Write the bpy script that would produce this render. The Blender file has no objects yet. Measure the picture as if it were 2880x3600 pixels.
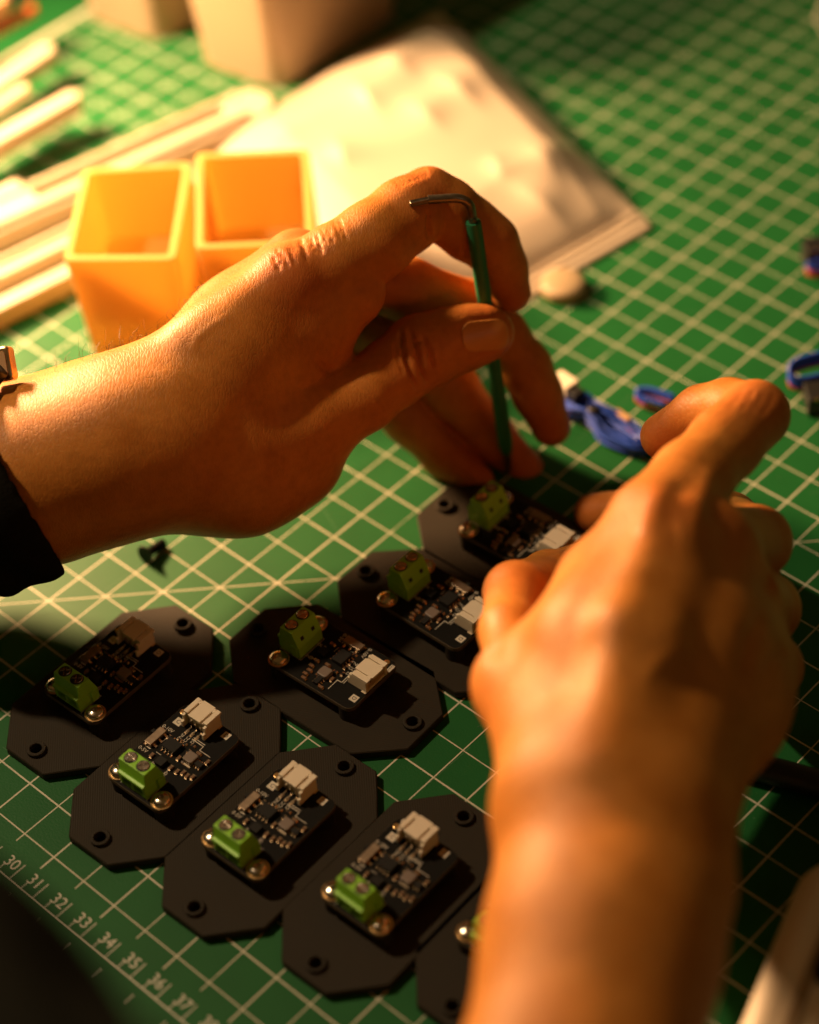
import bpy, bmesh, math, random
import numpy as np
from mathutils import Vector, Matrix
random.seed(7); rng = np.random.default_rng(7)
S = bpy.context.scene
COL = S.collection
PI = math.pi

# ------------------------------------------------------------------ camera
# pose solved from the printed 12.7 mm grid of the cutting mat
FPX, IW, IH = 7745.34, 2880.0, 3600.0
CAM = np.array([0.0, -0.49776, 0.498996])
R2 = np.array([[0.995033347, -0.070474196, -0.070299544],
               [-0.099542142, -0.704467202, -0.702721369],
               [0.0, 0.706228963, -0.707983511]])      # rows: image right, image down, view axis
cd = bpy.data.cameras.new('camera'); cam = bpy.data.objects.new('camera', cd); COL.objects.link(cam)
cd.sensor_fit = 'VERTICAL'; cd.sensor_height = 36.0; cd.sensor_width = 28.8
cd.lens = FPX / IH * 36.0
cd.clip_start = 0.02; cd.clip_end = 20.0
cd.dof.use_dof = True; cd.dof.focus_distance = 0.636; cd.dof.aperture_fstop = 4.4; cd.dof.aperture_blades = 0
cam.matrix_world = Matrix(((R2[0][0], -R2[1][0], -R2[2][0], CAM[0]),
                           (R2[0][1], -R2[1][1], -R2[2][1], CAM[1]),
                           (R2[0][2], -R2[1][2], -R2[2][2], CAM[2]), (0, 0, 0, 1)))
S.camera = cam

# ------------------------------------------------------------------ world, lamps, exposure
S.view_settings.view_transform = 'Standard'; S.view_settings.look = 'None'
S.view_settings.exposure = 0.0; S.view_settings.gamma = 1.0
w = bpy.data.worlds.new('World'); S.world = w; w.use_nodes = True
w.node_tree.nodes['Background'].inputs[0].default_value = (1.0, 0.51, 0.12, 1)
w.node_tree.nodes['Background'].inputs[1].default_value = 0.075
def spot(name, loc, target, power, col, radius, size=110, blend=0.6):
    l = bpy.data.lights.new(name, 'SPOT'); l.energy = power; l.color = col; l.shadow_soft_size = radius
    l.spot_size = math.radians(size); l.spot_blend = blend
    o = bpy.data.objects.new(name, l); COL.objects.link(o); o.location = loc
    o.rotation_euler = (Vector(target) - Vector(loc)).to_track_quat('-Z', 'Y').to_euler()
    return o
spot('desk_lamp', (-0.272, 0.264, 0.205), (-0.06, 0.08, 0.0), 36.0, (1.0, 0.56, 0.255), 0.036, 120, 1.0)
spot('ceiling_lamp', (-0.53, 0.205, 0.83), (0.0, 0.0, 0.0), 26.0, (1.0, 0.70, 0.40), 0.02, 80, 0.5)
spot('added_fill', (0.75, -0.75, 0.80), (0.08, -0.15, 0.0), 0.8, (1.0, 0.85, 0.6), 0.08, 60, 0.6)  # weak fill added to lift the right front; no such lamp known
S.cycles.max_bounces = 8; S.cycles.diffuse_bounces = 4; S.cycles.glossy_bounces = 4; S.cycles.transmission_bounces = 6
S.cycles.sample_clamp_indirect = 4.0; S.cycles.caustics_reflective = False; S.cycles.caustics_refractive = False

# ------------------------------------------------------------------ helpers
def J(px, py, d):            # a photograph pixel at view depth d (metres along the view axis)
    return CAM + d * (R2.T @ np.array([(px - 1440) / FPX, (py - 1800) / FPX, 1.0]))
def at(px, py, h=0.0):       # a photograph pixel on the level plane z = h
    r = R2.T @ np.array([(px - 1440) / FPX, (py - 1800) / FPX, 1.0])
    return CAM + r * ((h - CAM[2]) / r[2])
GX = np.array([0.68562852, -0.7279516, 0.0]); GY = np.array([0.7279516, 0.68562852, 0.0])
GO = -(-1.49661387e-03 * GX + 1.63101255e-01 * GY)     # mat print origin in world
MATROT = math.atan2(GX[1], GX[0])
def mm(x, y, z=0.0):         # millimetres in the print grid of the mat
    return GO + GX * x * 1e-3 + GY * y * 1e-3 + np.array([0, 0, z * 1e-3])

def tag(o, label=None, cat=None, group=None, kind=None):
    if label: o['label'] = label
    if cat: o['category'] = cat
    if group: o['group'] = group
    if kind: o['kind'] = kind
    return o
def empty(name, loc, rz=0.0, label=None, cat=None, group=None):
    o = bpy.data.objects.new(name, None); COL.objects.link(o); o.location = Vector(loc); o.rotation_euler = (0, 0, rz)
    o.empty_display_size = 0.01
    return tag(o, label, cat, group)
def obj(name, bm_or_me, mat, parent=None, smooth=None, bevel=None, segs=2):
    if isinstance(bm_or_me, bmesh.types.BMesh):
        me = bpy.data.meshes.new(name); bmesh.ops.recalc_face_normals(bm_or_me, faces=bm_or_me.faces[:])
        bm_or_me.to_mesh(me); bm_or_me.free()
    else: me = bm_or_me
    o = bpy.data.objects.new(name, me); COL.objects.link(o)
    if mat is not None and not me.materials:
        for m in (mat if isinstance(mat, (list, tuple)) else [mat]): me.materials.append(m)
    if parent is not None: o.parent = parent
    if smooth:
        me.polygons.foreach_set('use_smooth', [True] * len(me.polygons))
        if smooth != True:
            me.set_sharp_from_angle(angle=math.radians(smooth))
    if bevel:
        b = o.modifiers.new('bevel', 'BEVEL'); b.width = bevel; b.segments = segs; b.limit_method = 'ANGLE'; b.angle_limit = math.radians(35)
    return o
def box(bm, x0, x1, y0, y1, z0, z1, M=None):
    v = [bm.verts.new((x, y, z)) for z in (z0, z1) for y in (y0, y1) for x in (x0, x1)]
    for f in ((0, 2, 3, 1), (4, 5, 7, 6), (0, 1, 5, 4), (2, 6, 7, 3), (0, 4, 6, 2), (1, 3, 7, 5)): bm.faces.new([v[i] for i in f])
    if M is not None: bmesh.ops.transform(bm, matrix=M, verts=v)
    return v
def prism(bm, pts, z0, z1, M=None):
    a = [bm.verts.new((x, y, z0)) for x, y in pts]; b = [bm.verts.new((x, y, z1)) for x, y in pts]
    n = len(pts); bm.faces.new(a[::-1]); bm.faces.new(b)
    for i in range(n): bm.faces.new((a[i], a[(i + 1) % n], b[(i + 1) % n], b[i]))
    if M is not None: bmesh.ops.transform(bm, matrix=M, verts=a + b)
    return a + b
def lathe(bm, prof, n=24, M=None, cap=True):
    rings = []
    for r, z in prof:
        rings.append([bm.verts.new((r * math.cos(2 * PI * k / n), r * math.sin(2 * PI * k / n), z)) for k in range(n)])
    for a, b in zip(rings, rings[1:]):
        for k in range(n): bm.faces.new((a[k], a[(k + 1) % n], b[(k + 1) % n], b[k]))
    if cap: bm.faces.new(rings[0][::-1]); bm.faces.new(rings[-1])
    vs = [v for r in rings for v in r]
    if M is not None: bmesh.ops.transform(bm, matrix=M, verts=vs)
    return vs
def tube(bm, pts, rad, n=10, cap=True):
    pts = [np.asarray(p, float) for p in pts]; N = len(pts)
    if not hasattr(rad, '__len__'): rad = [rad] * N
    up = None; rings = []
    for i in range(N):
        t = pts[min(i + 1, N - 1)] - pts[max(i - 1, 0)]; t = t / (np.linalg.norm(t) + 1e-12)
        if up is None:
            up = np.cross(t, [0.3, 0.2, 0.93]); up /= np.linalg.norm(up)
        up = up - t * (up @ t); up /= np.linalg.norm(up); s = np.cross(t, up)
        rings.append([bm.verts.new(pts[i] + rad[i] * (math.cos(2 * PI * k / n) * up + math.sin(2 * PI * k / n) * s)) for k in range(n)])
    for a, b in zip(rings, rings[1:]):
        for k in range(n): bm.faces.new((a[k], a[(k + 1) % n], b[(k + 1) % n], b[k]))
    if cap: bm.faces.new(rings[0][::-1]); bm.faces.new(rings[-1])
def smooth_path(pts, n=8):
    P = [np.asarray(p, float) for p in pts]; out = []
    for i in range(len(P) - 1):
        p0 = P[max(i - 1, 0)]; p1 = P[i]; p2 = P[i + 1]; p3 = P[min(i + 2, len(P) - 1)]
        for k in range(n):
            t = k / n
            out.append(0.5 * ((2 * p1) + (-p0 + p2) * t + (2 * p0 - 5 * p1 + 4 * p2 - p3) * t * t + (-p0 + 3 * p1 - 3 * p2 + p3) * t ** 3))
    out.append(P[-1]); return out
def text_mesh(s, size, extrude=0.0):
    c = bpy.data.curves.new('text', 'FONT'); c.body = s; c.size = size; c.align_x = 'CENTER'; c.align_y = 'CENTER'; c.resolution_u = 3; c.extrude = extrude
    o = bpy.data.objects.new('text', c); COL.objects.link(o)
    dg = bpy.context.evaluated_depsgraph_get(); me = bpy.data.meshes.new_from_object(o.evaluated_get(dg))
    bpy.data.objects.remove(o); bpy.data.curves.remove(c); me.materials.clear()
    return me

# ------------------------------------------------------------------ materials
def mat(name, col, rough=0.5, metal=0.0, noise=None, bump=None, spec=0.5, **kw):
    m = bpy.data.materials.new(name); m.use_nodes = True; nt = m.node_tree; b = nt.nodes['Principled BSDF']
    b.inputs['Base Color'].default_value = (*col, 1); b.inputs['Roughness'].default_value = rough; b.inputs['Metallic'].default_value = metal
    b.inputs['Specular IOR Level'].default_value = spec
    for k, v in kw.items(): b.inputs[k].default_value = v
    tc = nt.nodes.new('ShaderNodeTexCoord')
    if noise:                       # (scale, amount)
        n = nt.nodes.new('ShaderNodeTexNoise'); n.inputs['Scale'].default_value = noise[0]; n.inputs['Detail'].default_value = 5
        nt.links.new(tc.outputs['Object'], n.inputs['Vector'])
        mx = nt.nodes.new('ShaderNodeMix'); mx.data_type = 'RGBA'
        mx.inputs[6].default_value = (*[c * (1 - noise[1]) for c in col], 1); mx.inputs[7].default_value = (*[min(1, c * (1 + noise[1])) for c in col], 1)
        nt.links.new(n.outputs['Fac'], mx.inputs[0]); nt.links.new(mx.outputs[2], b.inputs['Base Color'])
        r = nt.nodes.new('ShaderNodeMapRange'); r.inputs['To Min'].default_value = max(0, rough - 0.08); r.inputs['To Max'].default_value = min(1, rough + 0.1)
        nt.links.new(n.outputs['Fac'], r.inputs['Value']); nt.links.new(r.outputs[0], b.inputs['Roughness'])
    if bump:                        # (scale, distance)
        n2 = nt.nodes.new('ShaderNodeTexNoise'); n2.inputs['Scale'].default_value = bump[0]; n2.inputs['Detail'].default_value = 4
        nt.links.new(tc.outputs['Object'], n2.inputs['Vector'])
        bp = nt.nodes.new('ShaderNodeBump'); bp.inputs['Distance'].default_value = bump[1]; bp.inputs['Strength'].default_value = 1.0
        nt.links.new(n2.outputs['Fac'], bp.inputs['Height']); nt.links.new(bp.outputs[0], b.inputs['Normal'])
    return m
# ------------------------------------------------------------------ table and cutting mat
M_table = mat('dark_table', (0.018, 0.013, 0.010), 0.6, noise=(30, .4))
bm = bmesh.new(); box(bm, -1.2, 1.2, -0.9, 1.2, -0.03, -0.0032)
obj('table', bm, M_table)['kind'] = 'structure'

def mat_material():
    m = bpy.data.materials.new('green_vinyl'); m.use_nodes = True; nt = m.node_tree; N = nt.nodes; L = nt.links
    b = N['Principled BSDF']; b.inputs['Roughness'].default_value = 0.5; b.inputs['Specular IOR Level'].default_value = 0.2
    tc = N.new('ShaderNodeTexCoord'); sx = N.new('ShaderNodeSeparateXYZ'); L.new(tc.outputs['Object'], sx.inputs[0])
    def mth(op, a, b_=None, c=None):
        n = N.new('ShaderNodeMath'); n.operation = op
        for i, v in enumerate((a, b_, c)):
            if v is None: continue
            if isinstance(v, (int, float)): n.inputs[i].default_value = v
            else: L.new(v, n.inputs[i])
        return n.outputs[0]
    i = mth('DIVIDE', sx.outputs[0], 0.0127); j = mth('DIVIDE', sx.outputs[1], 0.0127)
    def dist(v, per=1.0):      # distance to the nearest multiple
        return mth('ABSOLUTE', mth('SUBTRACT', mth('FRACT', mth('ADD', mth('DIVIDE', v, per), 0.5)), 0.5))
    def line(d, hw): return mth('LESS_THAN', d, hw)
    HW = 0.0155
    di = dist(i); dj = dist(j)
    dj2 = mth('MULTIPLY', dist(j, 2.0), 2.0); di2 = mth('MULTIPLY', dist(i, 2.0), 2.0)
    inch = mth('MAXIMUM', line(mth('MULTIPLY', mth('ABSOLUTE', mth('SUBTRACT', dj2, 1.0)), 1.0), HW * 1.35), line(mth('ABSOLUTE', mth('SUBTRACT', di2, 1.0)), HW * 1.35))
    vert = line(di, HW); hor = line(dj, HW)
    odd = mth('GREATER_THAN', di2, 0.5)
    jmin = mth('SUBTRACT', mth('MULTIPLY', odd, -0.15), 0.25)
    vert = mth('MULTIPLY', vert, mth('GREATER_THAN', j, jmin))
    hor = mth('MULTIPLY', hor, mth('GREATER_THAN', j, -0.1))
    inch = mth('MULTIPLY', inch, mth('GREATER_THAN', j, jmin))
    g = mth('MAXIMUM', mth('MAXIMUM', vert, hor), inch)
    diag = line(mth('MULTIPLY', mth('ABSOLUTE', mth('SUBTRACT', mth('SUBTRACT', j, i), 10.0)), 0.7071), HW * 0.9)
    g = mth('MAXIMUM', g, mth('MULTIPLY', diag, mth('GREATER_THAN', j, 0.0)))
    rr = mth('SQRT', mth('ADD', mth('POWER', mth('ADD', i, 3.05), 2.0), mth('POWER', mth('SUBTRACT', j, 38.6), 2.0)))
    ring = line(mth('ABSOLUTE', mth('SUBTRACT', rr, 2.35)), 0.05); g = mth('MAXIMUM', g, ring)
    g = mth('MULTIPLY', g, mth('GREATER_THAN', i, -24.45))
    edge = mth('MULTIPLY', line(mth('ABSOLUTE', mth('ADD', i, 24.4)), 0.10), mth('GREATER_THAN', j, 0.0)); g = mth('MAXIMUM', g, edge)
    # worn print
    nz = N.new('ShaderNodeTexNoise'); nz.inputs['Scale'].default_value = 260; nz.inputs['Detail'].default_value = 3; L.new(tc.outputs['Object'], nz.inputs['Vector'])
    wear = N.new('ShaderNodeMapRange'); wear.inputs['From Min'].default_value = 0.28; wear.inputs['From Max'].default_value = 0.42; wear.inputs['To Min'].default_value = 0.55
    L.new(nz.outputs['Fac'], wear.inputs['Value']); g = mth('MULTIPLY', g, wear.outputs[0])
    nl = N.new('ShaderNodeTexNoise'); nl.inputs['Scale'].default_value = 40; nl.inputs['Detail'].default_value = 6; L.new(tc.outputs['Object'], nl.inputs['Vector'])
    base = N.new('ShaderNodeMix'); base.data_type = 'RGBA'; base.inputs[6].default_value = (*MAT_A, 1); base.inputs[7].default_value = (*MAT_B, 1)
    L.new(nl.outputs['Fac'], base.inputs[0])
    mx = N.new('ShaderNodeMix'); mx.data_type = 'RGBA'; L.new(base.outputs[2], mx.inputs[6]); mx.inputs[7].default_value = (0.55, 0.52, 0.42, 1)
    L.new(g, mx.inputs[0]); L.new(mx.outputs[2], b.inputs['Base Color'])
    # fine grain of the vinyl and a few knife scars
    n3 = N.new('ShaderNodeTexNoise'); n3.inputs['Scale'].default_value = 1500; n3.inputs['Detail'].default_value = 2; L.new(tc.outputs['Object'], n3.inputs['Vector'])
    bp = N.new('ShaderNodeBump'); bp.inputs['Distance'].default_value = 0.00012; bp.inputs['Strength'].default_value = 0.6
    L.new(n3.outputs['Fac'], bp.inputs['Height']); L.new(bp.outputs[0], b.inputs['Normal'])
    return m
MAT_A = (0.006, 0.078, 0.017); MAT_B = (0.011, 0.118, 0.027)
M_mat = mat_material()
bm = bmesh.new()
G = 0.0127; x0, x1, y0, y1, r = -26.6 * G, 36 * G, -2.75 * G, 52 * G, 0.006
pts = []
for cx, cy, a0 in ((x1 - r, y1 - r, 0), (x0 + r, y1 - r, 90), (x0 + r, y0 + r, 180), (x1 - r, y0 + r, 270)):
    for k in range(6): a = math.radians(a0 + 18 * k); pts.append((cx + r * math.cos(a), cy + r * math.sin(a)))
prism(bm, pts, -0.003, 0.0)
cmat = obj('cutting_mat', bm, M_mat); cmat.location = Vector(GO); cmat.rotation_euler = (0, 0, MATROT)
tag(cmat, 'green cutting mat printed with a pale grid and ruler, under everything on the table', 'cutting mat')
M_print = mat('pale_print', (0.60, 0.58, 0.50), 0.55, noise=(500, .15))
bm = bmesh.new()
def strip(bm, xa, ya, xb, yb, wd, z=0.00006):
    a = np.array([xa, ya]); b_ = np.array([xb, yb]); d = b_ - a; d = d / np.linalg.norm(d); n = np.array([-d[1], d[0]]) * wd / 2
    bm.faces.new([bm.verts.new((*p, z)) for p in (a - n, b_ - n, b_ + n, a + n)])
strip(bm, x0 + 3 * G, -1.008 * G, x1 - G, -1.008 * G, 0.00045)
for k in range(-38, 54):
    xx = (0.677 + 0.7905 * k) * G
    strip(bm, xx, -1.0 * G, xx, -0.55 * G, 0.00032, 0.00012)
    strip(bm, xx - 0.395 * G, -1.0 * G, xx - 0.395 * G, -0.80 * G, 0.00032, 0.00012)
for k in range(-22, 34): strip(bm, k * G, -1.22 * G, k * G, -1.48 * G, 0.0004, 0.00012)
obj('ruler_scale', bm, M_print, cmat)
for k in range(-6, 14):
    t = obj('ruler_number', text_mesh(str(30 + k), 0.0050), M_print, cmat)
    t.location = ((0.40 + 0.7905 * k) * G, -0.70 * G, 0.00008)
bm = bmesh.new(); rk = random.Random(5)
for k in range(150):
    x = rk.uniform(-18, 14) * G; y = rk.uniform(0, 34) * G; a = rk.choice((0, PI / 2, PI / 4, rk.uniform(0, PI))) + rk.uniform(-.06, .06); l_ = rk.uniform(.004, .035)
    strip(bm, x, y, x + l_ * math.cos(a), y + l_ * math.sin(a), rk.uniform(.00008, .00018), 0.00004)
for k in range(260):
    x = rk.uniform(-18, 14) * G; y = rk.uniform(0, 34) * G; a = rk.uniform(0, PI); l_ = rk.uniform(.00025, .0009)
    strip(bm, x, y, x + l_ * math.cos(a), y + l_ * math.sin(a), rk.uniform(.0001, .0003), 0.00016)
kn = obj('knife_marks', bm, mat('scored_vinyl', (0.05, 0.16, 0.07), 0.7), cmat); kn['kind'] = 'stuff'
# ------------------------------------------------------------------ hands: smooth blended round cones, polygonised once
def smin(a, b, k):
    h = np.maximum(k - np.abs(a - b), 0.0) / k
    return np.minimum(a, b) - h * h * k * 0.25
class Field:
    def __init__(s, lo, hi, vox):
        s.lo = np.asarray(lo, np.float32); s.v = vox; s.n = np.ceil((np.asarray(hi) - s.lo) / vox).astype(int) + 1
        s.ax = [s.lo[i] + vox * np.arange(s.n[i], dtype=np.float32) for i in range(3)]
    def new(s): return np.full(s.n, 0.05, np.float32)
    def sl(s, lo, hi):
        a = np.clip(np.floor((lo - s.lo) / s.v).astype(int), 0, s.n); b = np.clip(np.ceil((hi - s.lo) / s.v).astype(int) + 1, 0, s.n)
        return tuple(slice(int(x), int(y)) for x, y in zip(a, b))
    def cone(s, F, a, b, ra, rb, k):
        a = np.asarray(a, np.float32); b = np.asarray(b, np.float32); m = max(ra, rb) + k + 0.006
        q = s.sl(np.minimum(a, b) - m, np.maximum(a, b) + m)
        if any(x.stop <= x.start for x in q): return
        X = s.ax[0][q[0]][:, None, None] - a[0]; Y = s.ax[1][q[1]][None, :, None] - a[1]; Z = s.ax[2][q[2]][None, None, :] - a[2]
        d = b - a; L = float(d @ d) + 1e-12
        t = np.clip((X * d[0] + Y * d[1] + Z * d[2]) / L, 0, 1)
        D = np.sqrt((X - t * d[0]) ** 2 + (Y - t * d[1]) ** 2 + (Z - t * d[2]) ** 2) - (ra + (rb - ra) * t)
        F[q] = smin(F[q], D, k)
    def chain(s, F, pts, k):
        for (a, ra), (b, rb) in zip(pts, pts[1:]): s.cone(F, a, b, ra, rb, k)
        if len(pts) == 1: s.cone(F, pts[0][0], pts[0][0] + 1e-5, pts[0][1], pts[0][1], k)
def surface_nets(F, lo, v):
    I = F < 0; n = np.array(F.shape)
    c = np.zeros(n - 1, np.uint8)
    for dx in (0, 1):
        for dy in (0, 1):
            for dz in (0, 1): c += I[dx:n[0] - 1 + dx, dy:n[1] - 1 + dy, dz:n[2] - 1 + dz]
    A = np.argwhere((c > 0) & (c < 8)); idx = np.full(n - 1, -1, np.int32); idx[A[:, 0], A[:, 1], A[:, 2]] = np.arange(len(A))
    acc = np.zeros((len(A), 3)); cnt = np.zeros(len(A))
    cr = [(x, y, z) for x in (0, 1) for y in (0, 1) for z in (0, 1)]
    for p in cr:
        for ax in range(3):
            if p[ax]: continue
            e = list(p); e[ax] = 1
            f0 = F[A[:, 0] + p[0], A[:, 1] + p[1], A[:, 2] + p[2]]; f1 = F[A[:, 0] + e[0], A[:, 1] + e[1], A[:, 2] + e[2]]
            m = (f0 < 0) != (f1 < 0); t = np.where(m, f0 / np.where(m, f0 - f1, 1), 0)
            pos = np.tile(np.array(p, float), (len(A), 1)); pos[:, ax] = t
            acc[m] += pos[m]; cnt[m] += 1
    V = lo + v * (A + acc / cnt[:, None])
    Q = []
    for ax in range(3):
        s0 = [slice(None)] * 3; s1 = [slice(None)] * 3; s0[ax] = slice(0, -1); s1[ax] = slice(1, None)
        a = I[tuple(s0)]; b = I[tuple(s1)]; E = np.argwhere(a != b)
        u, w_ = (ax + 1) % 3, (ax + 2) % 3
        ok = (E[:, u] > 0) & (E[:, w_] > 0) & (E[:, u] < n[u] - 1) & (E[:, w_] < n[w_] - 1); E = E[ok]
        fl = a[E[:, 0], E[:, 1], E[:, 2]]
        def g(du, dw):
            K = E.copy(); K[:, u] += du; K[:, w_] += dw; return idx[K[:, 0], K[:, 1], K[:, 2]]
        q = np.stack([g(-1, -1), g(0, -1), g(0, 0), g(-1, 0)], 1); q[~fl] = q[~fl][:, ::-1]
        Q.append(q)
    Q = np.concatenate(Q); Q = Q[(Q >= 0).all(1)]
    return V, Q
def relax(V, Q, it=3, lam=0.5):
    e0 = Q.ravel(); e1 = np.roll(Q, -1, 1).ravel(); nV = len(V)
    deg = np.bincount(e0, minlength=nV) + np.bincount(e1, minlength=nV)
    for _ in range(it):
        for l in (lam, -lam * 0.94):
            sm = np.stack([np.bincount(e0, V[e1, i], nV) + np.bincount(e1, V[e0, i], nV) for i in range(3)], 1) / np.maximum(deg, 1)[:, None]
            V = V + l * (sm - V)
    return V
def mesh_np(name, V, Q):
    me = bpy.data.meshes.new(name); me.vertices.add(len(V)); me.vertices.foreach_set('co', V.astype(np.float32).ravel())
    k = Q.shape[1]; me.loops.add(len(Q) * k); me.loops.foreach_set('vertex_index', Q.astype(np.int32).ravel())
    me.polygons.add(len(Q)); me.polygons.foreach_set('loop_start', np.arange(0, len(Q) * k, k, dtype=np.int32))
    me.update(calc_edges=True); me.polygons.foreach_set('use_smooth', np.ones(len(Q), bool)); me.validate(); return me
def PR(t):                     # (px, py, depth, radius in px) -> point, radius in metres
    return (J(t[0], t[1], t[2]), t[3] * t[2] / FPX)
def build_hand(palm, fingers, vox, kp=0.012, kf=0.0035, kj=0.0034, extra=None, pad=0.006):
    allp = [PR(t) for ch, _ in palm for t in ch] + [PR(t) for ch in fingers for t in ch]
    lo = np.min([p - r for p, r in allp], 0) - pad; hi = np.max([p + r for p, r in allp], 0) + pad
    fd = Field(lo, hi, vox); P = fd.new()
    for ch, k in palm: fd.chain(P, [PR(t) for t in ch], k or kp)
    tot = None
    for ch in fingers:
        F = fd.new(); fd.chain(F, [PR(t) for t in ch], kf)
        F = smin(P, F, kj); tot = F if tot is None else smin(tot, F, 0.0012)
    if extra: extra(fd, tot)
    V, Q = surface_nets(tot, fd.lo, vox)
    return fd, tot, relax(V, Q, 4), Q

LEFT_PALM = [
    ([(-260, 1740, .656, 285), (150, 1665, .643, 262)], .012),
    ([(-260, 1700, .668, 280), (150, 1640, .657, 258)], .012),
    ([(150, 1665, .643, 262), (430, 1568, .641, 254), (620, 1530, .642, 245)], .014),
    ([(150, 1645, .657, 258), (430, 1568, .656, 252), (640, 1545, .660, 240)], .014),
    ([(560, 1440, .641, 175), (800, 1225, .644, 146), (1035, 1005, .648, 122)], .012),      # index metacarpal
    ([(560, 1420, .655, 150), (830, 1130, .660, 122), (1045, 925, .663, 110)], .012),       # middle
    ([(560, 1470, .668, 150), (1080, 1010, .676, 118)], .012),                              # ring
    ([(560, 1560, .674, 160), (1100, 1150, .690, 118)], .012),                              # little
    ([(1035, 1005, .648, 122), (1090, 1120, .654, 128), (1225, 1025, .654, 122)], .006),
    ([(800, 1310, .648, 165), (975, 1255, .655, 138), (1095, 1150, .656, 124)], .007),
    ([(640, 1560, .648, 225), (860, 1635, .656, 203), (1030, 1590, .660, 176)], .014),      # thenar
    ([(700, 1600, .668, 205), (980, 1450, .678, 170)], .014),
    ([(860, 1560, .648, 175), (1060, 1495, .653, 146), (1275, 1395, .658, 120)], .006),     # thumb metacarpal
    ([(330, 1390, .638, 45), (700, 1195, .637, 30), (1000, 965, .643, 30)], .010),          # extensor tendon
    ([(620, 1480, .646, 185), (860, 1300, .649, 155), (1020, 1190, .654, 120)], .012),
]
LEFT_FINGERS = [
    [(1275, 1395, .658, 120), (1380, 1312, .663, 120), (1480, 1240, .668, 130), (1590, 1200, .671, 115), (1660, 1180, .672, 104), (1714, 1170, .672, 95)],
    [(1035, 1005, .648, 122), (1180, 925, .651, 132), (1312, 848, .654, 136), (1430, 755, .659, 127), (1506, 692, .663, 104)],
    [(1506, 692, .663, 104), (1570, 742, .666, 110), (1655, 808, .671, 107), (1725, 854, .673, 93), (1765, 940, .677, 84), (1797, 1027, .681, 71)],
    [(1045, 925, .663, 110), (1430, 1018, .680, 110), (1670, 1090, .692, 98), (1760, 1180, .696, 92), (1848, 1290, .699, 87), (1890, 1385, .702, 82), (1938, 1500, .705, 70)],
    [(1080, 1010, .676, 115), (1440, 1215, .704, 108), (1580, 1365, .711, 100), (1715, 1525, .717, 85), (1850, 1650, .717, 64)],
    [(1100, 1150, .690, 110), (1300, 1340, .708, 95), (1440, 1480, .713, 82), (1560, 1605, .715, 72), (1680, 1688, .713, 58)],
]
RIGHT_PALM = [
    ([(1900, 3900, .464, 332), (2050, 3300, .492, 292), (2066, 2920, .511, 278)], .014),
    ([(2120, 3900, .464, 322), (2180, 3300, .492, 296), (2215, 2920, .511, 281)], .014),
    ([(2440, 3100, .500, 100), (2420, 3060, .501, 100)], .012),
    ([(2060, 2850, .512, 240), (2130, 2300, .540, 228), (2310, 1850, .560, 165)], .014),     # index metacarpal
    ([(2150, 2850, .513, 240), (2330, 2300, .545, 215), (2500, 1920, .566, 145)], .014),
    ([(2230, 2850, .514, 235), (2450, 2350, .552, 205), (2600, 2130, .570, 135)], .014),
    ([(2280, 2880, .516, 220), (2520, 2480, .556, 195), (2640, 2370, .570, 135)], .014),
    ([(2020, 2780, .516, 215), (1925, 2560, .535, 140), (1825, 2410, .552, 122)], .012),     # thumb base
    ([(1830, 2410, .552, 122), (2050, 2300, .556, 145), (2100, 2050, .566, 135)], .012),
    ([(2170, 2500, .560, 250), (2350, 2200, .580, 220)], .014),
    ([(2150, 2700, .500, 30), (2300, 2250, .521, 30), (2420, 1880, .548, 32)], .010),
    ([(2080, 2700, .500, 26), (2180, 2200, .521, 26), (2330, 1800, .547, 30)], .010),
]
RIGHT_FINGERS = [
    [(1825, 2410, .552, 122), (1790, 2220, .575, 100), (1812, 2085, .600, 106), (1930, 2040, .632, 100), (2060, 1985, .660, 82)],
    [(2310, 1850, .560, 175), (2430, 1690, .577, 140), (2550, 1560, .592, 126), (2655, 1458, .602, 124)],
    [(2655, 1458, .604, 120), (2560, 1440, .617, 104), (2470, 1455, .624, 96), (2335, 1535, .632, 85)],
    [(2500, 1920, .566, 150), (2655, 1905, .600, 122), (2560, 1840, .640, 105), (2350, 1800, .672, 90), (2092, 1805, .690, 74)],
    [(2600, 2130, .570, 140), (2685, 2140, .604, 122), (2560, 2100, .640, 100), (2420, 2080, .650, 90)],
    [(2640, 2370, .570, 140), (2700, 2345, .598, 116), (2600, 2300, .630, 95), (2480, 2280, .640, 85)],
]
def r7(*p): return [(1500 + x / 1.25, 1200 + y / 1.25) for x, y in p]
RIGHT_LINES = [(r7((1020, 600), (965, 740), (955, 860)), .0007, 34), (r7((1260, 540), (1205, 690), (1150, 850)), .0011, 32), (r7((1130, 600), (1080, 720), (1060, 820)), -.0007, 30),
    (r7((1090, 850), (1150, 850), (1190, 845)), .0008, 48), (r7((1180, 1290), (1010, 1420), (940, 1510)), .0004, 24),
    (r7((1480, 1180), (1420, 1290), (1380, 1480)), -.0010, 26), (r7((1600, 1000), (1540, 1040), (1470, 1120)), -.0013, 28), (r7((1610, 1340), (1540, 1390), (1480, 1450)), -.0011, 26),
    (r7((240, 1230), (300, 1300), (290, 1420)), -.0008, 30), (r7((1190, 190), (1184, 280), (1200, 350)), -.0008, 10)] + [(r7((1330 + 45 * k, 300 + 10 * k), (1370 + 45 * k, 250 + 8 * k), (1395 + 45 * k, 200 + 6 * k)), -.00035, 9) for k in range(4)]
VOX_L, VOX_R = 0.0007, 0.0011
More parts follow.
